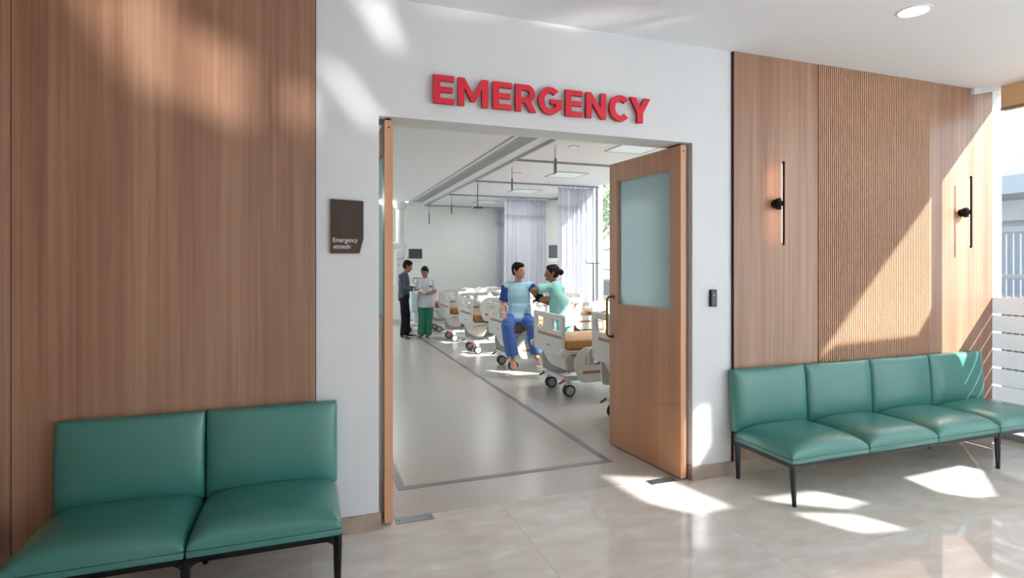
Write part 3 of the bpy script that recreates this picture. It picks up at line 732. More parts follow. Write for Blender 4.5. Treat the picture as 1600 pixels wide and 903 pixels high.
# ------------------------------------------------------------------ WARD: ceiling things
def lamp_panel(x, y_, lab, lit=True):
    t = thing('ceiling_panel_light', lab, 'ceiling light', (x, y_, H)); a = .30
    bm = bmesh.new()
    for q in ((-a, -a + .02, -a, a), (a - .02, a, -a, a), (-a + .02, a - .02, -a, -a + .02), (-a + .02, a - .02, a - .02, a)): box(bm, q[0], q[1], q[2], q[3], -.012, 0)
    obj('frame', bm, PFRAME, t); obj('diffuser', B(-a + .02, a - .02, -a + .02, a - .02, -.008, -.001), LENS, t)
    if lit: lp = light('lamp', 'AREA', WARD_LAMP, (0, 0, -.02), color=(.96, .98, 1), shape='SQUARE', size=.5); lp.parent = t
lamp_panel(4.25, 3.35, 'square ceiling light panel seen just above the open door')
lamp_panel(4.36, 5.78, 'square ceiling light panel between the first and second curtain rails', False)
lamp_panel(4.45, 8.15, 'square ceiling light panel in front of the wide curtain')
lamp_panel(4.3, 10.5, 'square ceiling light panel nearest the far wall')
for x, y_, lab in ((3.41, 3.53, 'small round ceiling downlight nearer the doorway'), (3.45, 5.9, 'small round ceiling downlight past the first curtain rail')):
    t = thing('ceiling_downlight', lab, 'ceiling light', (x, y_, H)); obj('trim_ring', Tb([(0, 0, -.008), (0, 0, 0)], .075, 24), ALU, t); obj('lens', Tb([(0, 0, -.0095), (0, 0, -.007)], .055, 24), LENS, t)
    if y_ < 5: lp = light('lamp', 'SPOT', 70, (0, 0, -.02), color=(1, .98, .95), spot_size=R(150), spot_blend=.8, shadow_soft_size=.05); lp.parent = t  # added spot to brighten the ward; the downlight itself is off
def hang_sign(px_x, y_, z0, z1, lab, rz=R(90)):
    t = thing('hanging_sign', lab, 'sign', (px_x, y_, 0), rz)
    obj('board', B(-.10, .10, -.011, .011, z0, z1, bev=.002, seg=1), mat('sign_dark', rgb(92, 90, 86), .5), t)
    for s_ in (-1, 1): obj('wire', B(s_ * .07 - .0025, s_ * .07 + .0025, -.0025, .0025, z1, H), GUN, t)
hang_sign(3.14, 3.55, 2.84, 3.03, 'dark bed number blade hung from the ceiling rail nearest the doorway', R(72))
hang_sign(3.16, 5.35, 2.83, 3.02, 'dark bed number blade hung from the ceiling rail, second from the doorway', R(72))
hang_sign(3.16, 9.6, 2.80, 3.02, 'dark bed number blade hung from the ceiling rail, close to the far wall', R(72))
hang_sign(2.90, 11.0, 2.66, 2.92, 'dark bed number blade hung in front of the far wall', R(80))
t = thing('ceiling_hook_bar', 'thin dark T shaped hanger with a round foot dropping from the ward ceiling', 'ceiling hanger', (3.15, 7.35, 0))
obj('rod', Tb([(0, 0, 2.74), (0, 0, H)], .008, 8), GUN, t); obj('disc', Tb([(0, 0, 2.72), (0, 0, 2.745)], .12, 20), GUN, t)

# medical pendant + monitor
pd = thing('ceiling_pendant', 'white medical supply pendant column beside the man in the dark shirt', 'medical pendant', (2.16, 11.1, 0))
obj('ceiling_flange', Tb([(0, 0, 3.02), (0, 0, 3.12), (0, 0, 3.3)], [.12, .20, .20], 24), EQW, pd, smooth=True, autos=40)
obj('column', Tb([(0, 0, 2.1), (0, 0, 3.05)], .10, 24), EQW, pd, smooth=True, autos=40)
obj('arm', B(-.55, .16, -.09, .09, 2.0, 2.16, bev=.03), EQW, pd)
hd = obj('service_head', B(-.12, .12, -.12, .12, 1.05, 2.0, bev=.02), EQW, pd)
for i in range(4): obj('gas_outlet', Tb([(-.05 + (i % 2) * .1, -.12, 1.75 - .16 * (i // 2)), (-.05 + (i % 2) * .1, -.135, 1.75 - .16 * (i // 2))], .025, 12), ALU, hd)
def monitor(nm, loc, rz, w_, h_, lab, tilt=0, armto=None):
    t = thing(nm, lab, 'monitor', loc, rz)
    obj('screen_housing', B(-w_ / 2, w_ / 2, 0, .05, -h_ / 2, h_ / 2, bev=.008, rot=(tilt, 0, 0)), MONB, t)
    obj('screen', B(-w_ / 2 + .02, w_ / 2 - .02, -.003, .002, -h_ / 2 + .02, h_ / 2 - .02, rot=(tilt, 0, 0)), SCREEN, t)
    obj('lower_bezel', B(-w_ / 2, w_ / 2, -.01, .04, -h_ / 2 - .09, -h_ / 2 - .01, bev=.01), EQW, t)
    if armto: obj('arm', Tb([(0, .04, -.03), armto], .022, 8), EQW, t)
monitor('patient_monitor', (2.52, 10.85, 1.87), R(-6), .34, .25, 'dark patient monitor on an arm beside the supply pendant', armto=(-.20, .16, -.10))
monitor('wall_monitor', (5.36, 8.55, 1.90), R(-58), .34, .30, 'dark tilted monitor on a wall arm between the two wide curtains', armto=(.30, .46, -.05))
monitor('ceiling_monitor', (5.20, 5.35, 1.72), R(-70), .34, .30, 'white cased monitor hung from the ceiling by the window next to the open door edge', armto=(0, .06, 1.49))
bpy.data.objects['ceiling_monitor'].children[0].data.materials[0] = EQW

# equipment trolley behind the two staff
tl = thing('equipment_trolley', 'white equipment trolley on casters standing behind the two staff', 'trolley', (2.42, 10.15, 0))
obj('base', B(-.22, .22, -.26, .26, .12, .20, bev=.03), EQW, tl); obj('column', B(-.07, .07, -.07, .07, .2, 1.15, bev=.02), EQW, tl)
obj('cabinet', B(-.15, .15, -.17, .17, .45, 1.0, bev=.02), mat('trolley_panel', rgb(188, 204, 214), .4), tl)
obj('top_tray', B(-.2, .2, -.2, .2, 1.15, 1.19, bev=.01), EQW, tl)
obj('push_handle', Tb([(-.12, -.2, 1.19), (-.12, -.26, 1.27), (.12, -.26, 1.27), (.12, -.2, 1.19)], .012, 8), BLKP, tl)
for sx_ in (-.18, .18):
    for sy_ in (-.22, .22):
        obj('caster', Tb([(sx_ - .02, sy_, .055), (sx_ + .02, sy_, .055)], .055, 16), TYRE, tl, smooth=True, autos=40)
        
# overbed table and IV stand
ot = thing('overbed_table', 'grey topped overbed table standing behind the patient in blue', 'table', (3.92, 7.32, 0))
obj('table_top', B(-.45, .45, -.2, .2, 1.0, 1.035, bev=.01), mat('table_grey', rgb(128, 134, 136), .4), ot); obj('apron', B(-.42, .42, -.17, .17, .95, 1.0), BEDG, ot)
obj('post', B(.34, .40, -.03, .03, .1, .96), BEDF, ot); obj('base', B(-.35, .42, -.2, .2, .05, .09, bev=.01), BEDF, ot)
for sx_ in (-.3, .37):
    for sy_ in (-.17, .17): obj('caster', Tb([(sx_, sy_ - .012, .027), (sx_, sy_ + .012, .027)], .027, 14), TYRE, ot)
bt = thing('pump_bottle', 'small white pump bottle on the grey overbed table', 'bottle', (3.74, 7.3, 1.035)); obj('body', Tb([(0, 0, 0), (0, 0, .12), (0, 0, .15)], [.035, .035, .014], 14), EQW, bt, smooth=True, autos=40); obj('pump', Tb([(0, 0, .14), (0, 0, .19), (-.04, 0, .19)], .006, 6), BEDG, bt)
iv = thing('iv_stand', 'slim grey drip stand in front of the ward window by the open door', 'drip stand', (5.05, 6.05, 0))
obj('pole', Tb([(0, 0, .05), (0, 0, 1.62)], .011, 8), GUN, iv)
obj('hook_bar', Tb([(-.16, 0, 1.66), (-.13, 0, 1.62), (.13, 0, 1.62), (.16, 0, 1.66)], .008, 6), GUN, iv)
for i in range(5):
    a = i * 2 * math.pi / 5; obj('base_leg', Tb([(0, 0, .09), (.28 * math.cos(a), .28 * math.sin(a), .05)], .013, 6), BEDF, iv); obj('caster', Tb([(.28 * math.cos(a), .28 * math.sin(a) - .01, .028), (.28 * math.cos(a), .28 * math.sin(a) + .01, .028)], .028, 12), TYRE, iv)

# ------------------------------------------------------------------ PEOPLE
SKIN = mat('skin', rgb(196, 146, 118), .5); SKIN2 = mat('skin_darker', rgb(152, 106, 82), .5); HAIR = mat('black_hair', rgb(18, 15, 15), .75, spec=.25)
EYEW = mat('eye_white', rgb(176, 164, 154), .3); EYED = mat('iris', rgb(30, 20, 16), .2); LIP = mat('lips', rgb(150, 92, 80), .5)
def fabric(n, c): return mat(n, c, .85, spec=.2, bump=(40, .25))
F_BLUE = fabric('gown_light_blue', rgb(180, 222, 240)); F_NAVY = fabric('gown_navy', rgb(46, 72, 140)); F_TROU = fabric('blue_trousers', rgb(86, 118, 186))
F_TEAL = fabric('scrubs_aqua', rgb(156, 218, 212)); F_WHT = fabric('white_tunic', rgb(206, 206, 214)); F_GRN = fabric('green_trousers', rgb(60, 132, 108))
F_GREY = fabric('slate_shirt', rgb(78, 86, 98)); F_BLK = fabric('black_trousers', rgb(30, 28, 32)); F_STR = fabric('cuff_dark', rgb(26, 32, 44))
def remesh(name, bm, m, parent, vox=.008, wr=0, wscale=9, seed=0, **k):
    me = bpy.data.meshes.new(name); bmesh.ops.recalc_face_normals(bm, faces=bm.faces); bm.to_mesh(me); bm.free()
    o = bpy.data.objects.new(name, me); COL.objects.link(o)
    md = o.modifiers.new('r', 'REMESH'); md.mode = 'VOXEL'; md.voxel_size = vox; md.use_smooth_shade = True
    ms = o.modifiers.new('s', 'SMOOTH'); ms.factor = .5; ms.iterations = 3
    bpy.context.view_layer.update()
    m2 = bpy.data.meshes.new_from_object(o.evaluated_get(bpy.context.evaluated_depsgraph_get())); bpy.data.objects.remove(o); bpy.data.meshes.remove(me)
    if wr:
        cs = []
        for v in m2.vertices:
            p = v.co; f = noise.noise(Vector((p.x * wscale + seed, p.y * wscale, p.z * wscale * .45))) + .5 * noise.noise(Vector((p.x * wscale * 2, p.y * wscale * 2 + seed, p.z * wscale)))
            cs.append(v.co + v.normal * wr * f)
        for v, c in zip(m2.vertices, cs): v.co = c
    m2.name = name
    return obj(name, m2, m, parent, smooth=True, **k)
def V(*a): return Vector(a)
def hand(bm, wrist, d, palm_n, curl=.5, size=1.0, thumb=1):
    """palm + 5 fingers. d: direction of the hand, palm_n: direction the palm faces; fingers curl towards palm_n"""
    d = d.normalized(); pn = (palm_n - d * palm_n.dot(d)).normalized(); s = d.cross(pn) * thumb
    k = size
    tube(bm, [wrist - d * .02, wrist + d * .03 * k, wrist + d * .085 * k], [.024 * k, .036 * k, .040 * k], 12, rb=[.018 * k, .015 * k, .013 * k], side=s, cap=.5)
    for i, (off, L_) in enumerate(((.030, .068), (.010, .076), (-.011, .071), (-.030, .056))):
        p = wrist + d * .078 * k + s * off * k; q = [p]; dd = d.copy(); a = curl
        for j, fr in enumerate((.42, .32, .26)):
            dd = (d * math.cos(a * (j + .4)) + pn * math.sin(a * (j + .4))).normalized(); q.append(q[-1] + dd * L_ * fr * 1.05 * k)
        tube(bm, q, [.0092 * k, .0088 * k, .0082 * k, .0070 * k], 8, cap=.9)
    p = wrist + d * .025 * k + s * .026 * k; t1 = (d * .6 + s * .75 + pn * .25).normalized(); t2 = (d * .9 + s * .25 + pn * .35).normalized()
    tube(bm, [p, p + t1 * .035 * k, p + t1 * .035 * k + t2 * .03 * k, p + t1 * .035 * k + t2 * .052 * k], [.012 * k, .011 * k, .0095 * k, .008 * k], 8, cap=.9)
def head(bm, c, f, up, s=1.0):
    """c centre of skull, f facing, up"""
    f = (f - up * f.dot(up)).normalized(); r = f.cross(up)
    tube(bm, [c - up * .105 * s + f * .030 * s, c - up * .085 * s + f * .022 * s, c - up * .045 * s + f * .012 * s, c + f * .0 * s, c + up * .045 * s - f * .006 * s, c + up * .085 * s - f * .008 * s, c + up * .112 * s - f * .008 * s],
         [.034 * s, .052 * s, .066 * s, .074 * s, .076 * s, .062 * s, .028 * s], 18, rb=[.040 * s, .066 * s, .082 * s, .093 * s, .096 * s, .078 * s, .034 * s], side=r, cap=.35)
    # nose, brow, chin, ears, lips
    tube(bm, [c + f * .088 * s + up * .018 * s, c + f * .102 * s - up * .012 * s, c + f * .108 * s - up * .026 * s], [.007 * s, .010 * s, .014 * s], 8, side=r, cap=.6)
    tube(bm, [c + f * .082 * s + up * .028 * s - r * .045 * s, c + f * .092 * s + up * .03 * s, c + f * .082 * s + up * .028 * s + r * .045 * s], .009 * s, 8, cap=.6)
    tube(bm, [c + f * .080 * s - up * .052 * s - r * .02 * s, c + f * .094 * s - up * .052 * s, c + f * .080 * s - up * .052 * s + r * .02 * s], .008 * s, 8, cap=.6)
    ell(bm, c + f * .078 * s - up * .088 * s, (.022 * s, .022 * s, .018 * s))
    for q in (-1, 1): tube(bm, [c + r * q * .074 * s - up * .022 * s - f * .004 * s, c + r * q * .082 * s + up * .002 * s - f * .012 * s, c + r * q * .080 * s + up * .024 * s - f * .010 * s], [.009 * s, .013 * s, .011 * s], 8, cap=.8)
def face_bits(t, c, f, up, s=1.0):
    f = (f - up * f.dot(up)).normalized(); r = f.cross(up)
    for q in (-1, 1):
        e = c + f * .079 * s + r * q * .031 * s + up * .006 * s
        eo = obj('eye', ell(bmesh.new(), e, (.0100 * s,) * 3, u=12, v=8), EYEW, t, smooth=True)
        obj('iris', ell(bmesh.new(), e + f * .0050 * s - up * .001, (.0066 * s,) * 3, u=10, v=6), EYED, eo, smooth=True)
        b0 = c + f * .090 * s + r * q * .016 * s + up * .030 * s; b1 = c + f * .092 * s + r * q * .032 * s + up * .034 * s; b2 = c + f * .080 * s + r * q * .050 * s + up * .029 * s
        obj('eyebrow', Tb([b0, b1, b2], [.003 * s, .004 * s, .002 * s], 6), HAIR, t)
    obj('lips', Tb([c + f * .086 * s - up * .052 * s - r * .021 * s, c + f * .1015 * s - up * .051 * s, c + f * .086 * s - up * .052 * s + r * .021 * s], [.004 * s, .0062 * s, .004 * s], 8), LIP, t)
def hair(t, c, f, up, s=1.0, bun=False, longer=0):
    f = (f - up * f.dot(up)).normalized(); r = f.cross(up)
    bm = bmesh.new()
    tube(bm, [c - f * .035 * s - up * (.045 + longer) * s, c - f * .026 * s - up * .01 * s, c - f * .016 * s + up * .035 * s, c - f * .010 * s + up * .08 * s, c - f * .006 * s + up * .118 * s],
         [.066 * s, .080 * s, .085 * s, .080 * s, .050 * s], 18, rb=[.062 * s, .080 * s, .096 * s, .098 * s, .066 * s], side=r, cap=.3)
    tube(bm, [c + f * .03 * s + up * .082 * s, c + f * .062 * s + up * .088 * s], [.068 * s, .052 * s], 14, rb=[.040 * s, .034 * s], side=r, cap=.5)
    h = remesh('hair', bm, HAIR, t, vox=.008, wr=.0025, wscale=40)
    if bun: obj('hair_bun', ell(bmesh.new(), c - f * .125 * s + up * .02 * s, (.046 * s, .046 * s, .046 * s)), HAIR, h, smooth=True); 
def limb(bm, pts, rad, n=12, cap=.6, **k): tube(bm, pts, rad, n, cap=cap, **k)
def torso(bm, J, g=0.0, zlo=0, wmul=1.0):
    """pelvis -> chest -> neck base, elliptical"""
    side = (J['shR'] - J['shL']).normalized()
    pe, ch, nk = J['pelvis'], J['chest'], J['neck']
    wa = pe.lerp(ch, .5)
    sw = (J['shR'] - J['shL']).length / 2
    tube(bm, [pe + (pe - wa) * .25, pe, wa, ch, ch.lerp(nk, .55), ch.lerp(nk, .88)], [(.165 + g) * wmul, (.172 + g) * wmul, (.148 + g) * wmul, sw * .90 + g, sw * .82 + g, .07 + g], 20,
         rb=[.105 + g, .118 + g, .105 + g, .115 + g, .088 + g, .06 + g], side=side, cap=.5)
    tube(bm, [J['shL'], ch.lerp(nk, .62), J['shR']], [.052 + g, .062 + g, .052 + g], 12, cap=.7)
def arm(bm, J, s, g=0, upto=1.0, r0=.050, r1=.042, r2=.037, r3=.026):
    S, E_, W_ = J['sh' + s], J['el' + s], J['wr' + s]
    if upto >= 1:
        p = S.lerp(E_, upto - 0) if upto < 1 else None
        limb(bm, [S, S.lerp(E_, .5), E_], [r0 + g, r1 + g + .002, r2 + g]); limb(bm, [E_, E_.lerp(W_, .35), W_], [r2 + g, r2 + .001 + g, r3 + g])
    else: limb(bm, [S, S.lerp(E_, upto * .5), S.lerp(E_, upto)], [r0 + g, r1 + g + .006, r1 + g + .010], cap=.15)
def leg(bm, J, s, g=0, r0=.088, r1=.060, r2=.052, r3=.038):
    Hh, K, A = J['hip' + s], J['kn' + s], J['an' + s]
    limb(bm, [Hh, Hh.lerp(K, .5), K], [r0 + g, (r0 + r1) / 2 + g, r1 + g]); limb(bm, [K, K.lerp(A, .3), A], [r1 + g, r2 + .004 + g, r3 + g])
def foot(bm, an, d, L_=.235, w_=.042, down=.065, toes=True):
    d = d.normalized(); side = d.cross(V(0, 0, 1)).normalized(); u = V(0, 0, 1)
    tube(bm, [an - d * .05 - u * (down - .03), an + d * .02 - u * (down - .045) * 1, an + d * .09 - u * (down - .03), an + d * (L_ - .085) - u * (down - .018)], [.030, .036, w_, w_ * .9], 12, rb=[.034, .042, .026, .014], side=side, cap=.6)
    if toes:
        for i in range(5): 
            o = (i - 2) * .0165; p = an + d * (L_ - .09) + side * o - u * (down - .013); tube(bm, [p, p + d * (.045 - abs(i - 1) * .004)], [.0095 if i else .013, .008 if i else .011], 8, cap=.8)

def person(name, lab, J, loc, skin, face, up, hs, build, cat='person'):
    t = thing(name, lab, cat, loc)
    bm = bmesh.new(); torso(bm, J, -.012)
    limb(bm, [J['neck'] - V(0, 0, .03), J['head'] - up * .06], [.055 * hs, .050 * hs]); head(bm, J['head'], face, up, hs)
    for s in 'LR':
        arm(bm, J, s); leg(bm, J, s, -.012)
        hand(bm, J['wr' + s], J['hd' + s], J['pn' + s], J.get('cu' + s, .5), .95, J.get('th' + s, 1))
        foot(bm, J['an' + s], J['ft' + s])
    remesh('body', bm, skin, t, vox=.0065)
    face_bits(t, J['head'], face, up, hs); build(t); return t
E1 = Vector((0, 0, 0))
# ---- patient, seated on the near edge of the third bed, feet hanging
O = V(2.93, 4.42, 0)
J = dict(pelvis=V(0, .02, .82), chest=V(-.01, -.0, 1.14), neck=V(-.01, -.02, 1.335), head=V(.0, -.045, 1.495),
         shL=V(-.185, 0, 1.275), shR=V(.185, -.0, 1.275),
         elL=V(-.235, -.06, 1.00), wrL=V(-.215, -.26, .87), hdL=V(.18, -1, -.45), pnL=V(.1, -.4, -1), cuL=.30, thL=-1,
         elR=V(.33, -.12, 1.09), wrR=V(.50, -.24, 1.11), hdR=V(1, -.25, .08), pnR=V(0, -.2, -1), cuR=.9, thR=-1,
         hipL=V(-.09, -.0, .80), hipR=V(.09, 0, .80), knL=V(-.16, -.42, .74), knR=V(.19, -.42, .74),
         anL=V(-.09, -.47, .28), anR=V(.25, -.47, .31), ftL=V(.25, -1, -.55), ftR=V(.55, -1, -.45))
fc = V(.75, -.55, -.22)
def build(t):
    bm = bmesh.new(); torso(bm, J, .018, wmul=1.08); tube(bm, [J['pelvis'] + V(0, -.01, -.02), J['pelvis'] + V(0, -.02, .18)], [.21, .18], 18, rb=[.17, .14], side=(1, 0, 0), cap=.2)
    tube(bm, [V(0, -.05, .86), V(0, -.22, .80)], [.17, .15], 12, rb=[.07, .045], side=(1, 0, 0), cap=.3)
    sh = remesh('gown_top', bm, F_BLUE, t, vox=.010, wr=.009, wscale=9, seed=3)
    for s in 'LR':
        bm = bmesh.new(); arm(bm, J, s, .016, .78); remesh('sleeve', bm, F_NAVY, sh, vox=.009, wr=.007, wscale=14, label='dark blue sleeve')
    bm = bmesh.new(); tube(bm, [J['neck'] - V(0, -.0, .030), J['neck'] + V(0, 0, .008)], [.080, .068], 18, rb=[.070, .060], side=(1, 0, 0)); obj('collar', bm, F_NAVY, sh, label='dark blue neck band')
    bm = bmesh.new()
    for s in 'LR':
        K, A = J['kn' + s], J['an' + s]; limb(bm, [J['hip' + s] + V(0, .02, -.01), J['hip' + s].lerp(K, .6), K + V(0, 0, .0)], [.115, .10, .09]); limb(bm, [K, K.lerp(A, .5), A + V(0, 0, .035)], [.09, .092, .090], cap=.1)
    ell(bm, J['pelvis'] - V(0, .02, .03), (.19, .15, .11))
    remesh('trousers', bm, F_TROU, t, vox=.010, wr=.010, wscale=10, seed=8)
    bm = Tb([J['shR'].lerp(J['elR'], .72), J['shR'].lerp(J['elR'], .98)], .062, 16); obj('arm_cuff', bm, F_STR, t, smooth=True, autos=40, label='dark blood pressure cuff')
    bm = Tb([J['elL'].lerp(J['wrL'], .86), J['elL'].lerp(J['wrL'], .95)], .034, 14); obj('wristband', bm, EQW, t, smooth=True, autos=40, label='white hospital wristband')
    hair(t, J['head'], fc, V(0, 0, 1), 1.02)
pt_ = person('person', 'seated patient in light blue gown with navy sleeves and blue trousers, barefoot', J, O, SKIN, fc, V(0, 0, 1), 1.02, build)

pt_.rotation_euler = (0, 0, -R(20))
# ---- nurse in aqua scrubs, back to us, reaching to the patient's arm
O = V(3.40, 4.02, 0)
J = dict(pelvis=V(.06, 0, .86), chest=V(-.01, .02, 1.15), neck=V(-.055, .03, 1.33), head=V(-.075, .05, 1.465),
         shL=V(-.145, .05, 1.265), shR=V(.045, -.005, 1.235),
         elL=V(-.37, .09, 1.22), wrL=V(-.24, .27, 1.12), hdL=V(.6, .6, -.2), pnL=V(-.3, .3, -1), cuL=.5, thL=1,
         elR=V(-.04, .17, 1.02), wrR=V(-.18, .22, 1.06), hdR=V(-1, .1, .1), pnR=V(0, .5, -1), cuR=.7, thR=1,
         hipL=V(-.04, .02, .84), hipR=V(.13, -.02, .84), knL=V(-.03, .04, .46), knR=V(.15, -.0, .46), anL=V(-.03, .06, .075), anR=V(.16, .02, .075), ftL=V(-.5, 1, 0), ftR=V(-.3, 1, 0))
J2 = J; fc2 = V(-1, .35, -.25)
def build(t):
    J = J2
    bm = bmesh.new(); torso(bm, J, .020, wmul=.98)
    tube(bm, [J['pelvis'] - V(-.02, 0, .16), J['pelvis'] - V(0, 0, .02), J['pelvis'] + V(0, 0, .1)], [.180, .172, .158], 18, rb=[.135, .130, .120], side=(1, -.3, 0), cap=.1)
    for s in 'LR': arm(bm, J, s, .018, .62)
    remesh('scrub_top', bm, F_TEAL, t, vox=.010, wr=.010, wscale=9, seed=5)
    bm = bmesh.new()
    for s in 'LR': leg(bm, J, s, .018, r3=.055)
    ell(bm, J['pelvis'] - V(0, 0, .04), (.17, .14, .12)); remesh('trousers', bm, F_TEAL, t, vox=.011, wr=.008, wscale=9)
    for s in 'LR':
        bm = bmesh.new(); foot(bm, J['an' + s] + V(0, 0, .004), J['ft' + s], .25, .047, .068, toes=False); remesh('shoe', bm, EQW, t, vox=.007)
    hair(t, J['head'], fc2, V(0, 0, 1), 1.0, bun=True)
person('person', 'nurse in aqua scrubs with a hair bun, back turned, reaching to the seated patient', J, O, SKIN2, fc2, V(0, 0, 1), 1.0, build)

# ---- man in slate shirt, far end, in profile towards the nurse
O = V(1.93, 8.84, 0)
J = dict(pelvis=V(-.02, 0, .90), chest=V(-.01, 0, 1.22), neck=V(.0, -.01, 1.42), head=V(.055, -.03, 1.555),
         shL=V(-.10, -.16, 1.345), shR=V(-.02, .18, 1.345),
         elL=V(-.06, -.24, 1.10), wrL=V(.16, -.22, 1.05), hdL=V(1, .1, -.1), pnL=V(0, .5, .8), cuL=.4, thL=-1,
         elR=V(.03, .24, 1.10), wrR=V(.22, .10, 1.07), hdR=V(1, -.2, -.1), pnR=V(0, -.5, .8), cuR=.5, thR=1,
         hipL=V(-.03, -.09, .88), hipR=V(.0, .09, .88), knL=V(-.02, -.09, .48), knR=V(.07, .10, .48), anL=V(-.05, -.10, .085), anR=V(.07, .12, .085), ftL=V(.5, -1, 0), ftR=V(1, -.3, 0))
J3 = J; fc3 = V(1, -.15, -.45); up3 = V(.35, -.04, 1).normalized()
def build(t):
    J = J3
    bm = bmesh.new(); torso(bm, J, .010)
    for s in 'LR': arm(bm, J, s, .014)
    sh = remesh('shirt', bm, F_GREY, t, vox=.010, wr=.007, wscale=10, seed=2)
    bm = Tb([J['neck'] - V(0, 0, .06), J['neck'] + V(0.0, 0, .0)], [.078, .066], 16); obj('collar', bm, F_GREY, sh)
    bm = Tb([J['elL'].lerp(J['wrL'], .88), J['elL'].lerp(J['wrL'], .99)], .043, 12); obj('cuff', bm, F_WHT, sh, label='pale shirt cuff')
    bm = bmesh.new()
    for s in 'LR': leg(bm, J, s, .012, r3=.052)
    tube(bm, [J['pelvis'] - V(0, 0, .07), J['pelvis'] - V(0, 0, .02), J['pelvis'] + V(0, 0, .035)], [.118, .124, .122], 18, rb=[.175, .184, .180], side=(1, 0, 0), cap=.3); remesh('trousers', bm, F_BLK, t, vox=.011, wr=.007, wscale=10)
    for s in 'LR':
        bm = bmesh.new(); foot(bm, J['an' + s], J['ft' + s], .28, .046, .072, toes=False); remesh('shoe', bm, BLKP, t, vox=.007)
    hair(t, J['head'], fc3, up3, 1.03)
person('person', 'man in slate grey shirt and black trousers looking down at papers', J, O, SKIN2, fc3, up3, 1.03, build)

# ---- nurse in white tunic and green trousers
O = V(2.39, 8.80, 0)
J = dict(pelvis=V(.0, .02, .84), chest=V(.0, .01, 1.12), neck=V(-.01, -.01, 1.30), head=V(-.035, -.04, 1.425),
         shL=V(-.15, -.04, 1.235), shR=V(.15, .02, 1.235),
         elL=V(-.20, -.09, 1.02), wrL=V(-.14, -.24, .98), hdL=V(-.6, -.7, .1), pnL=V(0, -.2, 1), cuL=.3, thL=-1,
         elR=V(.19, -.05, 1.00), wrR=V(-.01, -.20, .96), hdR=V(-1, -.3, .05), pnR=V(0, 0, 1), cuR=.3, thR=1,
         hipL=V(-.08, .02, .82), hipR=V(.08, .02, .82), knL=V(-.09, .01, .44), knR=V(.07, .01, .44), anL=V(-.10, .02, .08), anR=V(.06, .02, .08), ftL=V(-.8, -1, 0), ftR=V(-.5, -1, 0))
J4 = J; fc4 = V(-.45, -1, -.4); up4 = V(-.12, -.28, 1).normalized()
def build(t):
    J = J4
    bm = bmesh.new(); torso(bm, J, .018)
    tube(bm, [J['pelvis'] - V(0, 0, .17), J['pelvis'], J['pelvis'] + V(0, 0, .12)], [.205, .19, .165], 18, rb=[.15, .145, .125], side=(1, 0, 0), cap=.1)
    for s in 'LR': arm(bm, J, s, .018, .85)
    tu = remesh('tunic', bm, F_WHT, t, vox=.010, wr=.008, wscale=9, seed=6)
    obj('badge', B(.03, .11, -.165, -.155, 1.10, 1.14), mat('badge_blue', rgb(90, 120, 150), .4), tu, label='blue name strip')
    bm = bmesh.new()
    for s in 'LR': leg(bm, J, s, .020, r3=.062)
    ell(bm, J['pelvis'] - V(0, -.01, .06), (.15, .10, .10)); remesh('trousers', bm, F_GRN, t, vox=.011, wr=.008, wscale=10)
    for s in 'LR':
        bm = bmesh.new(); foot(bm, J['an' + s], J['ft' + s], .25, .043, .07, toes=False); remesh('shoe', bm, BLKP, t, vox=.007)
    hair(t, J['head'], fc4, up4, 1.0, bun=True)
    bm = Tb([V(-.07, -.02, 1.30), V(-.09, -.12, 1.24), V(-.06, -.16, 1.05), V(-.04, -.17, .98)], .007, 6); obj('lanyard', bm, EQW, t)
    bm = Tb([V(.07, -.02, 1.30), V(.06, -.12, 1.24), V(-.0, -.16, 1.10), V(-.04, -.17, .98)], .007, 6); obj('lanyard', bm, EQW, t)
person('person', 'nurse in white tunic and green trousers holding papers', J, O, SKIN2, fc4, up4, 1.0, build)
pp = thing('paper_folder', 'open white folder held between the standing man and the nurse in white', 'folder', (2.20, 8.60, 1.02), R(10))
obj('board', B(-.13, .10, -.10, .10, -.01, .0, rot=(R(30), 0, 0)), EQW, pp); obj('sheet', B(-.11, .09, -.09, .09, .0005, .002, rot=(R(30), 0, 0), piv=(-.015, 0, -.005)), SHEET, pp)

# ------------------------------------------------------------------ OUTSIDE
gnd = struct('ground', B(6.2, 60, -40, 60, -.3, -.15), noisy('paving', rgb(150, 146, 140), rgb(172, 168, 160), 3, .8), 'paved yard outside')
fn = thing('metal_fence', 'pale metal bar fence outside the lobby glazing', 'fence', (9.6, 0, -.15))
FM = mat('fence_paint', rgb(140, 148, 156), .5)
obj('top_rail', B(-.03, .03, -3, 14, 2.22, 2.30), FM, fn); obj('middle_rail', B(-.02, .02, -3, 14, 1.55, 1.60), FM, fn); obj('bottom_rail', B(-.02, .02, -3, 14, .12, .18), FM, fn)
obj('plinth', B(.05, .25, -3, 14, 0, 1.25), mat('plinth_render', rgb(104, 98, 92), .8), fn)
b0 = None
for i in range(190):
    y_ = -2.95 + i * .089
    if b0 is None: b0 = obj('bar', B(-.010, .010, -.010, .010, 0, 2.12), FM, fn); b0.location = (0, y_, .1)
    else: c = b0.copy(); COL.objects.link(c); c.location = (0, y_, .1)
bd = thing('building', 'pale grey neighbouring building beyond the fence', 'building', (16, -6, -.15))
BW = mat('building_wall', rgb(206, 216, 226), .7); BG = mat('building_glass', rgb(120, 148, 172), .15)
obj('wall', B(0, 6, 4, 22, 0, 5.2), BW, bd); obj('canopy_beam', B(-1.6, 0, 3, 22, 3.3, 3.7), mat('beam_grey', rgb(150, 166, 180), .6), bd)
for i in range(6):
    wf = obj('window', B(-.04, 0, 5 + i * 2.7, 6.9 + i * 2.7, 1.0, 2.8), FM, bd); obj('glass', B(-.05, -.035, 5.06 + i * 2.7, 6.84 + i * 2.7, 1.06, 2.74), BG, wf)
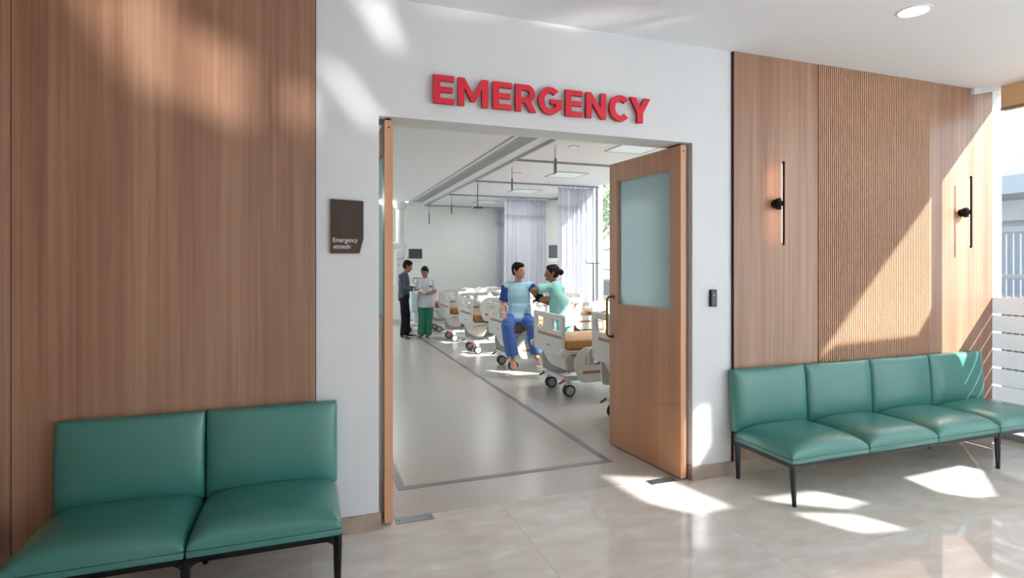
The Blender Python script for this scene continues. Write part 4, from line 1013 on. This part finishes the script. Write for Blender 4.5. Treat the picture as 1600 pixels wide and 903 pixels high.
LEAF = noisy('leaves', rgb(128, 150, 118), rgb(176, 192, 158), 1.2, .6); BARK = noisy('bark', rgb(90, 76, 64), rgb(120, 104, 90), 8, .9)
def tree(x, y_, h_, r_, lab, seed):
    random.seed(seed); t = thing('leafy_tree', lab, 'tree', (x, y_, -.15), 0, 'trees outside the ward windows')
    bm = bmesh.new(); tube(bm, [(0, 0, 0), (.05, .03, h_ * .35), (.0, .1, h_ * .7)], [.16, .12, .06], 10)
    for i in range(6):
        a = i * 1.1; tube(bm, [(0, .05, h_ * (.35 + .05 * i)), (r_ * .6 * math.cos(a), r_ * .6 * math.sin(a), h_ * (.55 + .06 * i))], [.05, .02], 6)
    obj('trunk', bm, BARK, t)
    vs, fs = [], []
    cl = [(random.uniform(-1, 1) * r_ * .7, random.uniform(-1, 1) * r_ * .7, h_ * random.uniform(.42, 1.0)) for _ in range(26)]
    for i in range(5200):
        c = random.choice(cl); d = Vector((random.gauss(0, 1), random.gauss(0, 1), random.gauss(0, 1))).normalized() * r_ * .36 * random.random() ** .4
        p = Vector(c) + d; q = Euler((random.uniform(0, 6), random.uniform(0, 6), random.uniform(0, 6))).to_matrix(); k = random.uniform(.05, .09); b = len(vs)
        vs += [p + q @ Vector(v) * k for v in ((-1, 0, 0), (0, -.5, .1), (1, 0, 0), (0, .5, .1))]; fs.append((b, b + 1, b + 2, b + 3))
    me = bpy.data.meshes.new('foliage'); me.from_pydata(vs, [], fs); me.update(); o = obj('foliage', me, LEAF, t, kind='stuff')
tree(10.6, 16.5, 7.2, 2.0, 'leafy green tree seen through the ward window, nearer the door edge', 4)
tree(14.6, 23.5, 8.0, 2.6, 'larger leafy tree behind, seen through the ward window', 9)
bd2 = thing('house', 'pale yellow house beyond the ward window', 'building', (14, 30, -.15))
obj('wall', B(-3, 6, 0, 7, 0, 4.6), mat('house_wall', rgb(196, 188, 166), .8), bd2); obj('roof_slab', B(-3.4, 6.4, -.5, 7.4, 4.6, 4.85), mat('house_roof', rgb(200, 204, 208), .7), bd2)
for i in range(3):
    wf = obj('window', B(-2.4 + i * 2.4, -1.0 + i * 2.4, -.05, 0, 1.2, 2.9), FM, bd2); obj('glass', B(-2.3 + i * 2.4, -1.1 + i * 2.4, -.06, -.045, 1.3, 2.8), BG, wf)
